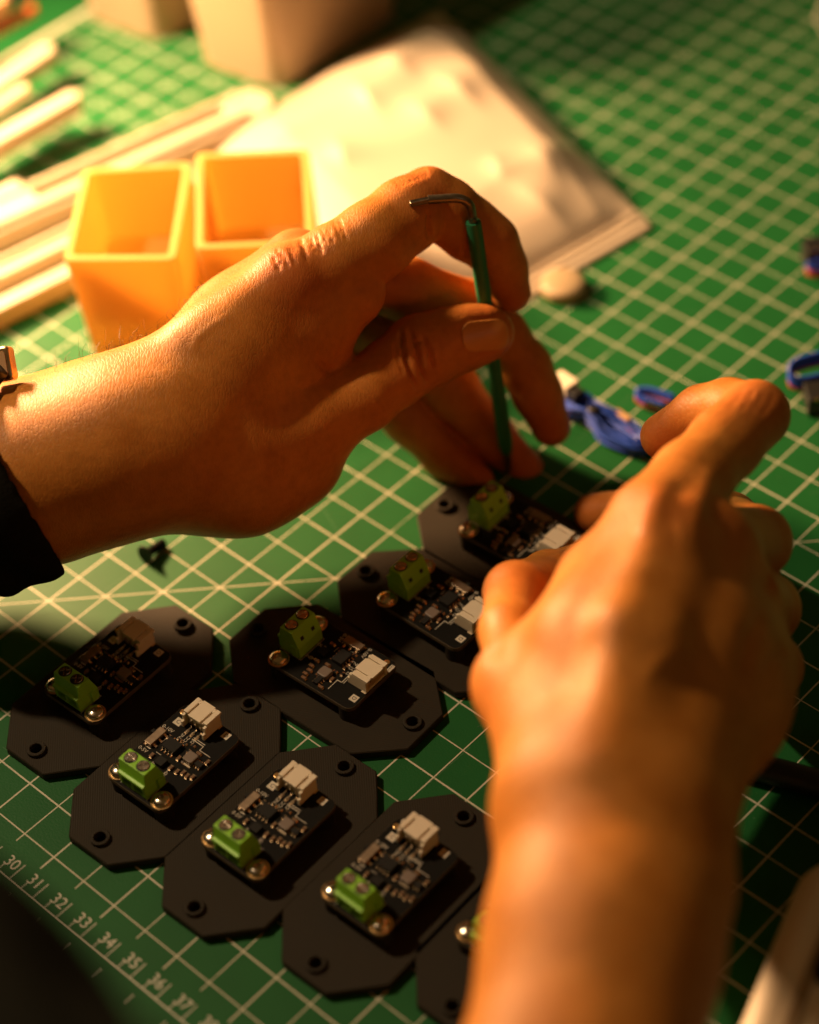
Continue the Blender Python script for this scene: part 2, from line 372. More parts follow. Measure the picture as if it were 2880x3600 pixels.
# ------------------------------------------------------------------ sensor boards on printed plates
M_plate = mat('black_printed_plastic', (0.021, 0.016, 0.0095), 0.66, noise=(120, .25), spec=.2)
def layer_lines(m, scale=2600.0, dist=0.00006):
    nt = m.node_tree; tc = nt.nodes.new('ShaderNodeTexCoord'); wv = nt.nodes.new('ShaderNodeTexWave'); wv.bands_direction = 'DIAGONAL'
    wv.inputs['Scale'].default_value = scale / 6.283; nt.links.new(tc.outputs['Object'], wv.inputs['Vector'])
    bp = nt.nodes.new('ShaderNodeBump'); bp.inputs['Distance'].default_value = dist; nt.links.new(wv.outputs['Fac'], bp.inputs['Height'])
    nt.links.new(bp.outputs[0], nt.nodes['Principled BSDF'].inputs['Normal'])
layer_lines(M_plate, 4200, 0.00004)
M_pcb = mat('black_solder_mask', (0.0055, 0.0052, 0.0045), 0.62, noise=(200, .3), spec=.12)
M_pcbedge = mat('board_edge', (0.085, 0.062, 0.036), 0.6)
M_green = mat('green_plastic', (0.24, 0.56, 0.03), 0.42, noise=(300, .12), bump=(900, .00003))
M_white = mat('nylon_white', (0.72, 0.63, 0.50), 0.5, noise=(400, .06), bump=(1200, .00003))
M_steel = mat('screw_steel', (0.62, 0.56, 0.50), 0.22, 1.0, noise=(600, .15))
M_gold = mat('gold_plating', (0.80, 0.52, 0.24), 0.28, 1.0, noise=(900, .15))
M_tin = mat('solder_tin', (0.80, 0.66, 0.50), 0.24, 1.0)
M_ic = mat('chip_black', (0.012, 0.011, 0.010), 0.6, spec=.2)
M_cap = mat('ceramic_tan', (0.16, 0.085, 0.045), 0.55, spec=.3)
M_res = mat('resistor_black', (0.012, 0.011, 0.011), 0.6, spec=.2)
M_ind = mat('ferrite_grey', (0.17, 0.13, 0.11), 0.5)
M_silk = mat('white_ink', (0.60, 0.55, 0.47), 0.7, spec=.2)
M_hole_shade = mat('hole_shade', (0.004, 0.004, 0.004), 0.7)  # near-black colour that stands in for shade inside holes and gaps
M_switch = mat('switch_metal', (0.30, 0.23, 0.17), 0.42, 1.0, noise=(700, .2))
k1 = 1e-3
def rrect(hw, hh, r, n=5, cx=0, cy=0):
    out = []
    for sx, sy, a0 in ((1, 1, 0), (-1, 1, 90), (-1, -1, 180), (1, -1, 270)):
        for k in range(n + 1):
            a = math.radians(a0 + 90 * k / n); out.append((cx + sx * (hw - r) + r * math.cos(a), cy + sy * (hh - r) + r * math.sin(a)))
    return out
def ringed(bm, outer, holes, z0, z1):
    """plate with round holes: two stitched caps + walls"""
    def loop(pts, z): 
        vs = [bm.verts.new((x, y, z)) for x, y in pts]; es = [bm.edges.new((vs[i], vs[(i + 1) % len(vs)])) for i in range(len(vs))]; return vs, es
    caps = []
    for z in (z0, z1):
        E_ = []; V_ = []
        for pts in [outer] + holes:
            v, e = loop(pts, z); V_.append(v); E_ += e
        bmesh.ops.triangle_fill(bm, use_beauty=True, use_dissolve=False, edges=E_); caps.append(V_)
    for a, b_ in zip(*caps):
        n = len(a)
        for i in range(n): bm.faces.new((a[i], a[(i + 1) % n], b_[(i + 1) % n], b_[i]))
def circ(cx, cy, r, n=24): return [(cx + r * math.cos(2 * PI * k / n), cy + r * math.sin(2 * PI * k / n)) for k in range(n)]

mod = empty('sensor_module', (0, 0, 0))
octo = [(-19.3, -23), (-8, -35.4), (8, -35.4), (19.3, -23), (19.3, 23), (8, 35.4), (-8, 35.4), (-19.3, 23)]
octo = [(x * k1, y * k1) for x, y in octo]
bm = bmesh.new(); ringed(bm, octo, [circ(0, -30.5 * k1, 1.75 * k1), circ(0, 30.5 * k1, 1.75 * k1)], 0.0002, 0.0030)
plate = obj('plate', bm, M_plate, mod, bevel=0.0003, segs=1)
for sy in (-1, 1):
    bm = bmesh.new(); c = circ(0, 0, 2.9 * k1); ringed(bm, c, [circ(0, 0, 1.75 * k1)], 0.0030, 0.0042)
    o = obj('hole_ring', bm, M_plate, plate, bevel=0.0003, segs=2); o.location = (0, sy * 30.5 * k1, 0.00002)
    bm = bmesh.new(); lathe(bm, [(1.7 * k1, 0.00025), (1.7 * k1, 0.0009)], 16); o = obj('hole_floor', bm, M_hole_shade, plate); o.location = (0, sy * 30.5 * k1, 0)
bm = bmesh.new()
for x, y, rr in ((-8.6, -13.4, 2.8), (8.6, -13.4, 2.8), (-8.2, 13.2, 3.0), (8.2, 13.2, 3.0)): lathe(bm, [(rr * k1, .0029), (rr * k1, .0081)], 18, Matrix.Translation((x * k1, y * k1, 0)))
obj('standoff', bm, M_plate, plate, smooth=40)
ZB = 0.0097                                    # upper face of the board
bm = bmesh.new(); prism(bm, rrect(11.1 * k1, 16.75 * k1, 2.4 * k1), ZB - .0016, ZB)
for f in bm.faces: f.material_index = 1 if len(f.verts) == 4 else 0
pcb = obj('circuit_board', bm, [M_pcb, M_pcbedge], mod, bevel=0.00012, segs=1)
def sub(name, bm, m, **kw): return obj(name, bm, m, pcb, **kw)
# mounting screws with washers
for sx in (-1, 1):
    bm = bmesh.new(); ringed(bm, circ(0, 0, 3.25 * k1, 28), [circ(0, 0, 1.6 * k1)], 0, .00012)
    pad_ = sub('gold_pad', bm, M_gold); pad_.location = (sx * 8.55 * k1, -13.3 * k1, ZB + .00001)
    bm = bmesh.new(); hx = 1.0 * k1
    prof = [(2.7 * k1, .00012), (2.72 * k1, .0005)] + [(2.7 * k1 * math.cos(a), .0005 + .0013 * math.sin(a)) for a in np.linspace(.15, 1.12, 7)] + [(1.0 * k1, .00172), (0.95 * k1, .0006)]
    lathe(bm, prof, 26)
    s_ = obj('mounting_screw', bm, M_steel, mod, smooth=50); s_.location = (sx * 8.55 * k1, -13.3 * k1, ZB + .00002); s_.rotation_euler = (0, 0, .4 + sx)
# terminal block, wire openings facing the board's short edge
tb = empty('terminal_block', (0, 0, 0)); tb.parent = mod; tb.location = (-0.15 * k1, -16.3 * k1, ZB + .00002)
hw = 5.15 * k1
bm = bmesh.new()
prof = [(0.0, 4.7), (0.0, 5.7), (1.0, 5.9), (1.7, 10), (6.1, 10), (8.3, 4.2), (8.3, 0), (5.2, 0), (5.2, 4.7)]
MX = Matrix(((0, 0, 1, 0), (1, 0, 0, 0), (0, 1, 0, 0), (0, 0, 0, 1)))     # prism axis to x
prism(bm, [(a * k1, b_ * k1) for a, b_ in prof], -hw, hw, MX)
box(bm, -hw, hw, 0.6 * k1, 5.18 * k1, 0, .9 * k1)
for x in (-hw, -.55 * k1, hw - 1.1 * k1): box(bm, x, x + 1.1 * k1, .35 * k1, 5.17 * k1, .88 * k1, 4.72 * k1)
for x in (-hw - .35 * k1, ): box(bm, x, x + .4 * k1, 5.4 * k1, 7.6 * k1, .3 * k1, 4.5 * k1)
box(bm, hw - .05 * k1, hw + .35 * k1, 5.4 * k1, 7.6 * k1, .3 * k1, 4.5 * k1)
body = obj('block_body', bm, M_green, tb, bevel=0.00014, segs=2)
bm = bmesh.new()
for sx in (-1, 1): box(bm, sx * 2.55 * k1 - 1.6 * k1, sx * 2.55 * k1 + 1.6 * k1, 2.6 * k1, 5.1 * k1, 1.0 * k1, 4.6 * k1)
obj('wire_cage', bm, M_tin, tb)
for sx in (-1, 1):
    bm = bmesh.new(); lathe(bm, [(2.06 * k1, -.0003), (2.06 * k1, .00004), (1.0 * k1, .00005)], 22, cap=True)
    o = obj('well_shade', bm, M_hole_shade, tb, smooth=40); o.location = (sx * 2.5 * k1, 3.9 * k1, 10 * k1)  # flat dark disc painted for the shade of a sunken well
    bm = bmesh.new(); R_ = 1.72 * k1
    # cross-slotted head: four quadrants around a sunken cross
    for q in range(4):
        a0 = q * PI / 2; pts = [(.30 * k1, .30 * k1)] + [(R_ * math.cos(a), R_ * math.sin(a)) for a in np.linspace(.2, PI / 2 - .2, 6)]
        v = prism(bm, pts, .00004, .00042, Matrix.Rotation(a0, 4, 'Z'))
    lathe(bm, [(R_, .00005), (R_, .00016)], 18)
    o = obj('clamp_screw', bm, M_steel, tb, bevel=0.0001, segs=1); o.location = (sx * 2.5 * k1, 3.9 * k1, 10 * k1); o.rotation_euler = (0, 0, .5 + .6 * sx)
bm = bmesh.new()
for sx in (-1, 1):
    v = box(bm, -.6 * k1, .6 * k1, -.08 * k1, .08 * k1, -.6 * k1, .6 * k1, Matrix.Translation((sx * 2.4 * k1, 7.52 * k1, 6.4 * k1)) @ Matrix.Rotation(math.radians(20.8), 4, 'X'))
obj('probe_hole_shade', bm, M_hole_shade, tb)  # dark slabs on the slope, painted as the shade inside small holes
# white side-entry socket
jc = empty('white_socket', (0, 0, 0)); jc.parent = mod; jc.location = (-1.3 * k1, 10.2 * k1, ZB + .00002)
bm = bmesh.new(); W_ = 4.65
def bx(*a): box(bm, *[q * k1 for q in a])
bx(-W_, -3.05, 1.0, 7.1, 4.7, 5.6); bx(3.05, W_, 1.0, 7.1, 4.7, 5.6)                       # roof in three strips with grooves
bx(-2.35, 2.35, .5, 7.3, 4.7, 5.6); bx(-3.05, -2.35, .9, 6.6, 4.6, 5.0); bx(2.35, 3.05, .9, 6.6, 4.6, 5.0)
bx(-3.05, -2.35, 5.4, 6.9, 4.7, 5.58); bx(2.35, 3.05, 5.4, 6.9, 4.7, 5.58)
bx(-W_, -W_ + .9, 0.0, 6.4, .3, 4.72); bx(W_ - .9, W_, 0.0, 6.4, .3, 4.72)                 # side walls
bx(-W_, -W_ + .9, -.9, .02, .3, 2.6); bx(W_ - .9, W_, -.9, .02, .3, 2.6)                   # toes
bx(-3.76, 3.76, 1.2, 2.2, .3, 4.72); bx(-3.76, 3.76, 2.2, 6.2, .1, .9)
obj('socket_body', bm, M_white, jc, bevel=0.00012, segs=2)
for q in (-2, 0, 2):
    bm = bmesh.new(); bx(q - .25, q + .25, 2.2, 5.8, 2.4, 2.9); bx(q - .25, q + .25, .5, 1.2, .2, 2.9); bx(q - .25, q + .25, -2.0, .9, .02, .32); bx(q - .5, q + .5, -2.3, -.6, 0, .12)
    obj('contact_pin', bm, M_tin, jc)
bm = bmesh.new()
for sx in (-1, 1): bx(sx * 4.1 - .6 - .5 * (1 - sx) + .55, sx * 4.1 + .6 - .5 * (1 - sx) + .5, 4.6, 6.3, 0, .5)
obj('anchor_tab', bm, M_tin, jc)
# small parts on the board
def chip(name, x, y, w_, h_, t, pins=0, pitch=1.27, m=M_ic, rot=0, plen=1.05):
    bm = bmesh.new(); box(bm, -w_ / 2 * k1, w_ / 2 * k1, -h_ / 2 * k1, h_ / 2 * k1, .12 * k1, t * k1)
    nf = len(bm.faces)
    for s_ in (-1, 1):
        for p in range(pins):
            px_ = (p - (pins - 1) / 2) * pitch
            ya, yb = sorted((s_ * h_ / 2, s_ * (h_ / 2 + plen)))
            box(bm, (px_ - .24) * k1, (px_ + .24) * k1, ya * k1, yb * k1, .02 * k1, .28 * k1)
            ya, yb = sorted((s_ * h_ / 2, s_ * (h_ / 2 + .35)))
            box(bm, (px_ - .22) * k1, (px_ + .22) * k1, ya * k1, yb * k1, .27 * k1, t * .6 * k1)
    bm.faces.ensure_lookup_table()
    for i_, f in enumerate(bm.faces): f.material_index = 0 if i_ < nf else 1
    o = obj(name, bm, [m, M_tin], pcb, bevel=0.00006, segs=1); o.location = (x * k1, y * k1, ZB + .00001); o.rotation_euler = (0, 0, rot); return o
def passive(name, x, y, rot, m, l=1.9, w_=1.15, t=.75):
    bm = bmesh.new(); a = l / 2; box(bm, -(a - .3) * k1, (a - .3) * k1, -w_ / 2 * k1, w_ / 2 * k1, .05 * k1, t * k1)
    for s_ in (-1, 1):
        xa, xb = sorted((s_ * (a - .32), s_ * a)); box(bm, xa * k1, xb * k1, -w_ * .52 * k1, w_ * .52 * k1, .04 * k1, (t + .04) * k1)
        xa, xb = sorted((s_ * (a - .1), s_ * (a + .18))); box(bm, xa * k1, xb * k1, -w_ * .5 * k1, w_ * .5 * k1, .01 * k1, .18 * k1)
    for i_, f in enumerate(bm.faces): f.material_index = 0 if i_ < 6 else 1
    o = obj(name, bm, [m, M_tin], pcb); o.location = (x * k1, y * k1, ZB + .00001); o.rotation_euler = (0, 0, rot); return o
chip('amplifier_chip', -2.4, 2.0, 4.9, 3.9, 1.55, 4)
chip('regulator_chip', -1.0, -4.0, 3.0, 2.8, 1.3, 0)
chip('driver_chip', 8.2, 2.0, 2.9, 1.7, 1.1, 3, .95, plen=.7)
bm = bmesh.new(); prism(bm, rrect(1.8 * k1, 1.8 * k1, .7 * k1), .1 * k1, 1.8 * k1); box(bm, -2.0 * k1, -.9 * k1, -2.3 * k1, -1.75 * k1, 0, .5 * k1)
o = obj('power_inductor', bm, M_ind, pcb, bevel=0.00025); o.location = (5.1 * k1, 2.0 * k1, ZB + .00001)
bm = bmesh.new(); box(bm, 3.4 * k1, 6.8 * k1, -.55 * k1, .1 * k1, 0, .25 * k1); o = obj('solder_pad', bm, M_tin, pcb); o.location = (0, 0, ZB + .00001)
for x, y, r_, m_ in ((-5.0, -3.8, PI / 2, M_cap), (2.0, .2, 1.57, M_cap), (2.6, -3.6, 1.57, M_cap), (2.5, 3.7, 1.57, M_res), (5.4, 4.9, 0, M_cap), (-5.8, 4.1, 1.57, M_res),
                     (-.4, 5.1, 0, M_res), (-2.6, 5.3, 0, M_res), (5.0, -3.5, 1.57, M_cap), (6.7, -2.7, 1.57, M_cap), (8.4, -2.9, 1.57, M_cap), (9.9, -2.2, 1.57, M_cap), (9.6, 4.2, 1.57, M_cap), (2.0, 6.0, 0, M_res)):
    passive('capacitor' if m_ is M_cap else 'resistor', x, y, r_, m_, *((1.4, .75, .5) if m_ is M_res else (1.6, .9, .7)))
sw = empty('slide_switch', (0, 0, 0)); sw.parent = mod; sw.location = (-8.6 * k1, 1.5 * k1, ZB + .00001)
bm = bmesh.new(); box(bm, -1.3 * k1, 1.3 * k1, -3.3 * k1, 3.3 * k1, .1 * k1, 1.45 * k1); obj('switch_case', bm, M_switch, sw, bevel=.00012)
bm = bmesh.new(); box(bm, -2.6 * k1, -1.2 * k1, .4 * k1, 1.8 * k1, .4 * k1, 1.2 * k1); obj('switch_knob', bm, M_ic, sw, bevel=.0001)
bm = bmesh.new()
for y in (-2.2, .0, 2.2): box(bm, 1.2 * k1, 2.6 * k1, (y - .35) * k1, (y + .35) * k1, .02 * k1, .45 * k1); box(bm, 1.2 * k1, 1.7 * k1, (y - .3) * k1, (y + .3) * k1, .1 * k1, .9 * k1)
for y in (-3.5, 3.5): box(bm, -1.3 * k1, -.5 * k1, (y - .35) * k1, (y + .35) * k1, .02 * k1, .6 * k1)
obj('switch_pins', bm, M_tin, sw)
# print on the board
def ink(s, size, x, y, rot, m=M_silk, z=.00003):
    o = obj('board_print', text_mesh(s, size * k1), m, pcb); o.location = (x * k1, y * k1, ZB + z); o.rotation_euler = (0, 0, rot); return o
ink('GND', 1.55, -3.3, 6.4, PI / 2); ink('VCC', 1.55, -1.3, 6.2, PI / 2); ink('D', 1.55, .75, 7.0, PI / 2)
ink('0-10V', 1.75, -8.5, 6.2, 0); ink('0-5V', 1.75, -8.9, -3.6, 0)
ink('VOUT', 1.5, -2.8, -6.9, PI / 2); ink('GND', 1.5, 2.6, -6.9, PI / 2)
bm = bmesh.new()
def pr(x0_, x1_, y0_, y1_, z=.00002): bm.faces.new([bm.verts.new((a * k1, b_ * k1, ZB + z)) for a, b_ in ((x0_, y0_), (x1_, y0_), (x1_, y1_), (x0_, y1_))])
pr(5.6, 8.0, 13.4, 15.8); pr(-9.2, -6.6, 8.6, 11.2); pr(-9.6, -6.3, 15.2, 16.5); pr(-9.3, -7.3, -2.35, -2.0)
for a, b_, c, d in ((-5.5, 5.2, -7.75, -7.6), (-5.5, -5.35, -7.7, -16), (5.05, 5.2, -7.7, -16), (-5.2, -3.2, -2.0, -1.85), (2.2, 2.35, -6, -2.6), (-.2, 4.4, 7.6, 7.85), (-.2, 4.4, 8.3, 8.5), (4.3, 4.5, 6.2, 7.7), (4.3, 8.6, 6.0, 6.2), (-6.5, -6.3, 2.2, 3.6)):
    pr(a, b_, min(c, d), max(c, d), .000015)
obj('board_print', bm, M_silk, pcb)
ink('D', 1.9, 6.8, 14.55, 0, M_pcb, .00005); ink('C', 1.9, -7.9, 9.85, 0, M_pcb, .00005); ink('Gravity', 1.05, -7.95, 15.8, 0, M_pcb, .00005)
bm = bmesh.new(); lathe(bm, [(.95 * k1, 0), (.8 * k1, .00006), (.45 * k1, .00006)], 16); o = sub('gold_pad', bm, M_gold); o.location = (-9.5 * k1, 13.4 * k1, ZB + .00001)
GRP = 'sensor boards on black plates'
def copy_tree(o, parent=None):
    c = o.copy(); COL.objects.link(c)
    if parent is not None: c.parent = parent
    for ch in list(o.children): copy_tree(ch, c)
    return c
poses = [
    (-19.3, 51.2, 2.1, 'sensor board with amber-lit socket on black plate, furthest left and nearest the lone black screw'),
    (19.3, 42.0, 2.0, 'sharply focused sensor board on black plate, second from the left in the front row'),
    (57.0, 43.0, 1.8, 'sensor board on black plate, third from the left in the front row'),
    (95.0, 51.6, 1.6, 'sensor board on black plate, fourth from the left and left of the bare forearm'),
    (131.4, 65.2, 1.7, 'sensor board on black plate, mostly hidden by the bare forearm'),
    (29.6, 96.4, -87.0, 'sensor board on black plate turned with its green block away, lowest in the back row'),
    (38.6, 133.6, -89.0, 'sensor board on black plate in the back row, its socket touching the hand edge'),
    (38.2, 171.3, -87.4, 'sensor board on black plate being screwed by the green hex key'),
]
proto = mod
for n_, (x, y, r_, lab) in enumerate(poses):
    o = proto if n_ == 0 else copy_tree(proto)
    o.location = Vector(mm(x, y, 0.0)); o.rotation_euler = (0, 0, MATROT + math.radians(r_))
    for ch in o.children:
        kn_ = ch.name.split('.')[0]
        if kn_ in ('terminal_block', 'white_socket') and n_: ch.rotation_euler = (0, 0, rng.normal() * .012); ch.location = ch.location + Vector((rng.normal() * .0001, rng.normal() * .0001, 0))
        if kn_ == 'mounting_screw': ch.rotation_euler = (0, 0, rng.random() * 6)
        if kn_ == 'terminal_block':
            for c2_ in ch.children:
                if c2_.name.startswith('clamp_screw'): c2_.rotation_euler = (0, 0, rng.random() * 3)
    tag(o, lab, 'sensor board', GRP)
# ------------------------------------------------------------------ hex key held in the hand
M_key = mat('dark_key_steel', (0.20, 0.16, 0.12), 0.33, 0.9, noise=(800, .25))
M_wrap = mat('green_wrap', (0.012, 0.15, 0.06), 0.5, noise=(300, .3), bump=(700, .00012))
key = empty('hex_key', J(1785, 1662, .7111), 0, 'hex key with a green wrapped shaft and bent dark steel end, pinched in the fingers', 'hex key')
KB = np.array(key.location)
def keyobj(name, bm, m, **kw):
    bmesh.ops.translate(bm, verts=bm.verts[:], vec=Vector(-KB)); return obj(name, bm, m, key, **kw)
ka, kb = J(1663, 770, .6562), J(1783, 1600, .7071)
bm = bmesh.new()
path = [J(1505, 702, .6475), J(1570, 698, .6478), J(1606, 697, .6482), J(1636, 706, .6492), J(1654, 727, .6510), J(1660, 752, .6538), ka, ka + (kb - ka) * .1]
P_ = smooth_path(path, 6); tube(bm, P_, .00138, 12); keyobj('steel_rod', bm, M_key, smooth=50)
bm = bmesh.new(); e0 = J(1512, 702, .6475); e1 = J(1441, 717, .6468); d = (e1 - e0)
d /= np.linalg.norm(d); u = np.cross(d, [0, .7, .7]); u /= np.linalg.norm(u); v_ = np.cross(d, u)
rings = []
for s_, sc in ((0, 1.15), (.0004, 1.0), (np.linalg.norm(e1 - e0) - .0002, 1.0), (np.linalg.norm(e1 - e0), .85)):
    rings.append([bm.verts.new(e0 + d * s_ + sc * (.00112 if k % 2 == 0 else .00086) * (math.cos(PI * k / 6) * u + math.sin(PI * k / 6) * v_)) for k in range(12)])
for a, b_ in zip(rings, rings[1:]):
    for k in range(12): bm.faces.new((a[k], a[(k + 1) % 12], b_[(k + 1) % 12], b_[k]))
bm.faces.new(rings[-1]); keyobj('star_tip', bm, M_key)
bm = bmesh.new(); n_ = 26; dirk = kb - ka
pts = [ka + dirk * t for t in np.linspace(.012, .985, n_)]
rad = [.0022 + .00012 * math.sin(9 * t) + .0001 * rng.random() for t in np.linspace(0, 1, n_)]; rad[0] = .0023; rad[-1] = .0018
tube(bm, pts, rad, 14); keyobj('green_sleeve', bm, M_wrap, smooth=60)
bm = bmesh.new(); tube(bm, [ka + dirk * .97, kb + dirk * .03, np.array(J(1785, 1662, .7111))], [.0014, .00138, .0011], 12); keyobj('steel_rod', bm, M_key, smooth=50)

# ------------------------------------------------------------------ yellow parts bins
def bin_material(name, col, tr):
    m = bpy.data.materials.new(name); m.use_nodes = True; nt = m.node_tree; b = nt.nodes['Principled BSDF']
    b.inputs['Base Color'].default_value = (*col, 1); b.inputs['Roughness'].default_value = 0.5
    t = nt.nodes.new('ShaderNodeBsdfTranslucent'); t.inputs[0].default_value = (*col, 1); mx = nt.nodes.new('ShaderNodeMixShader'); mx.inputs[0].default_value = tr
    nt.links.new(b.outputs[0], mx.inputs[1]); nt.links.new(t.outputs[0], mx.inputs[2]); nt.links.new(mx.outputs[0], nt.nodes['Material Output'].inputs[0])
    tc = nt.nodes.new('ShaderNodeTexCoord'); wv = nt.nodes.new('ShaderNodeTexWave'); wv.bands_direction = 'Z'; wv.inputs['Scale'].default_value = 800
    nt.links.new(tc.outputs['Object'], wv.inputs['Vector']); bp = nt.nodes.new('ShaderNodeBump'); bp.inputs['Distance'].default_value = .00006
    nt.links.new(wv.outputs['Fac'], bp.inputs['Height']); nt.links.new(bp.outputs[0], b.inputs['Normal']); return m
M_bin = bin_material('yellow_print', (0.82, 0.55, 0.18), 0.5)
def parts_bin(corn, H, floor, label, wall=2.7, shift=(1.2, 1.0), foot_shade=True):
    corn = np.array(corn, float); c = corn.mean(0); base = np.array([c[0], c[1], 0]) * k1
    e = empty('parts_bin', base, 0, label, 'parts bin', 'yellow parts bins')
    def inset(P, w_):
        out = []
        n = len(P)
        for i in range(n):
            a = P[i] - P[i - 1]; b_ = P[(i + 1) % n] - P[i]; a /= np.linalg.norm(a); b_ /= np.linalg.norm(b_)
            na = np.array([-a[1], a[0]]); nb = np.array([-b_[1], b_[0]]); m_ = na + nb; m_ /= (m_ @ na); out.append(P[i] + m_ * w_)
        return np.array(out)
    def rnd(P, r, n=4):
        out = []
        for i in range(4):
            a = P[i - 1] - P[i]; b_ = P[(i + 1) % 4] - P[i]; a /= np.linalg.norm(a); b_ /= np.linalg.norm(b_)
            p0, p1, p2 = P[i] + a * r, P[i], P[i] + b_ * r
            for t in np.linspace(0, 1, n): out.append((1 - t) ** 2 * p0 + 2 * t * (1 - t) * p1 + t * t * p2)
        return np.array(out)
    o_top = rnd(corn - c, 3.0); o_bot = rnd((corn - c) * .95 + np.array(shift), 3.0); i_top = rnd(inset(corn - c, wall), 2.0); i_bot = rnd(inset((corn - c) * .95 + np.array(shift), wall), 2.0)
    bm = bmesh.new()
    def L_(P, z): return [bm.verts.new((*(p * k1), z * k1)) for p in P]
    f_ = floor / H
    a = L_(o_bot, 0.05); b_ = L_(o_top, H); c_ = L_(i_top, H); d_ = L_(i_bot * (1 - f_) + i_top * f_, floor)
    n = len(a)
    for P, Q in ((a, b_), (b_, c_), (c_, d_)):
        for k in range(n): bm.faces.new((P[k], P[(k + 1) % n], Q[(k + 1) % n], Q[k]))
    bm.faces.new(d_); bm.faces.new(a[::-1])
    obj('bin_shell', bm, M_bin, e, smooth=35, bevel=.0004)
    if foot_shade:
        bm = bmesh.new(); fl = o_bot[0 + 2]; fr = o_bot[4 + 2]; dv = (fr - fl) / np.linalg.norm(fr - fl); nv = np.array([dv[1], -dv[0]])
        a_ = (fl + dv * 6 + nv * .35) * k1; b2 = (fr - dv * 6 + nv * .35) * k1
        q = [(a_[0], a_[1], .0003), (b2[0], b2[1], .0003), (b2[0], b2[1], .0052), (a_[0], a_[1], .0052)]
        off = np.array([-nv[0], -nv[1], 0]) * .0006
        v0 = [bm.verts.new(p) for p in q]; v1 = [bm.verts.new(np.array(p) + off) for p in q]
        bm.faces.new(v0); bm.faces.new(v1[::-1])
        for k in range(4): bm.faces.new((v0[k], v0[(k + 1) % 4], v1[(k + 1) % 4], v1[k]))
        obj('foot_gap_shade', bm, M_hole_shade, e)  # dark slab on the solid wall, painted as the shadow gap between feet
    return e
parts_bin([(-106.8, 89.6), (-69, 84.0), (-63.4, 138.1), (-101.9, 140.3)], 45, 16, 'yellow open parts bin, left one of the two, standing by the pale strips')
parts_bin([(-62.3, 87.9), (-22.5, 84.5), (-22.2, 138.2), (-62.1, 142.1)], 45.5, 14, 'yellow open parts bin with orange inside, right one, behind the knuckles')

# ------------------------------------------------------------------ pale plastic strips
M_strip = mat('ivory_plastic', (0.50, 0.42, 0.31), 0.42, noise=(60, .08), bump=(300, .0001))
def slab(name, p0, p1, width, h0, h1, label, r0=True, slot=None, ridge=None, cat='plastic strip', m=None, group='pale plastic strips'):
    p0 = np.array(p0, float); p1 = np.array(p1, float); L_ = np.linalg.norm(p1 - p0); a = math.atan2(*(p1 - p0)[::-1])
    e = empty(name, (p0[0] * k1, p0[1] * k1, h0 * k1), a, label, cat, group)
    hwid = width / 2; pts = [(0, -hwid), (L_ - hwid, -hwid)] + [(L_ - hwid + hwid * math.sin(t), -hwid * math.cos(t)) for t in np.linspace(.2, PI - .2, 8)] + [(L_ - hwid, hwid), (0, hwid)]
    pts = [(x * k1, y * k1) for x, y in pts]
    bm = bmesh.new()
    if slot:
        s0, s1, sw_, sy = slot; hp = [(s0, sy - sw_ / 2), (s1 - sw_ / 2, sy - sw_ / 2)] + [(s1 - sw_ / 2 + sw_ / 2 * math.sin(t), sy - sw_ / 2 * math.cos(t)) for t in np.linspace(.3, PI - .3, 6)] + [(s1 - sw_ / 2, sy + sw_ / 2), (s0, sy + sw_ / 2)]
        ringed(bm, pts, [[(x * k1, y * k1) for x, y in hp]], 0, (h1 - h0) * k1)
    else: prism(bm, pts, 0, (h1 - h0) * k1)
    obj('strip_body', bm, m or M_strip, e, bevel=.0009, segs=3)
    if ridge:
        bm = bmesh.new()
        for y, w_, hh, l0, l1 in ridge: box(bm, l0 * k1, (L_ - l1) * k1, (y - w_ / 2) * k1, (y + w_ / 2) * k1, (h1 - h0 - .3) * k1, (h1 - h0 + hh) * k1)
        obj('strip_ridge', bm, m or M_strip, e, bevel=.0006, segs=2)
    return e
slab('plastic_strip', (-255, 99), (-38, 228), 20, .2, 9, 'long ivory strip with rounded slotted end in front of the white bin', slot=(150, 234, 5.5, 3.2), ridge=[(-6.0, 3.0, 2.2, 0, 14), (8.2, 2.0, 1.2, 0, 16)])
slab('plastic_strip', (-255, 64), (-62, 186), 10, .2, 7.5, 'ivory strip running behind the left yellow bin', ridge=[(2.6, 2.0, 1.8, 0, 4)])
slab('plastic_strip', (-255, 41), (-104, 139), 9, .2, 6.5, 'ivory strip nearest the viewer, ending at the left yellow bin', ridge=[(-3.2, 2.0, 1.6, 0, 6)])
slab('plastic_strip', (-235, 128), (-112, 231), 7.5, 9, 17, 'thick blunt ivory strip with lit top, resting on the others')
slab('plastic_strip', (-220, 164), (-124, 268), 8, 9, 16, 'ivory strip with rounded tip, uppermost at the left edge beside the red one')
slab('plastic_strip', (-200, 160), (-131, 233), 5, 17.2, 21.5, 'short ivory strip tip lying on the thick blunt one')
slab('plastic_strip', (-215, 130), (-134, 190), 6, .2, 7, 'short ivory strip end low at the left edge')
M_red = mat('brick_red_plastic', (0.42, 0.075, 0.02), 0.5, noise=(80, .15))
slab('plastic_strip', (-190, 240), (-131, 292), 4.5, 16.2, 20, 'red strip pointing out above the ivory ones', m=M_red, cat='plastic strip')
M_tan = mat('tan_plastic', (0.45, 0.27, 0.14), 0.5, noise=(80, .15))
slab('plastic_strip', (-215, 236), (-141, 288), 13, 22, 30, 'tan rounded strip at the upper left corner', m=M_tan)

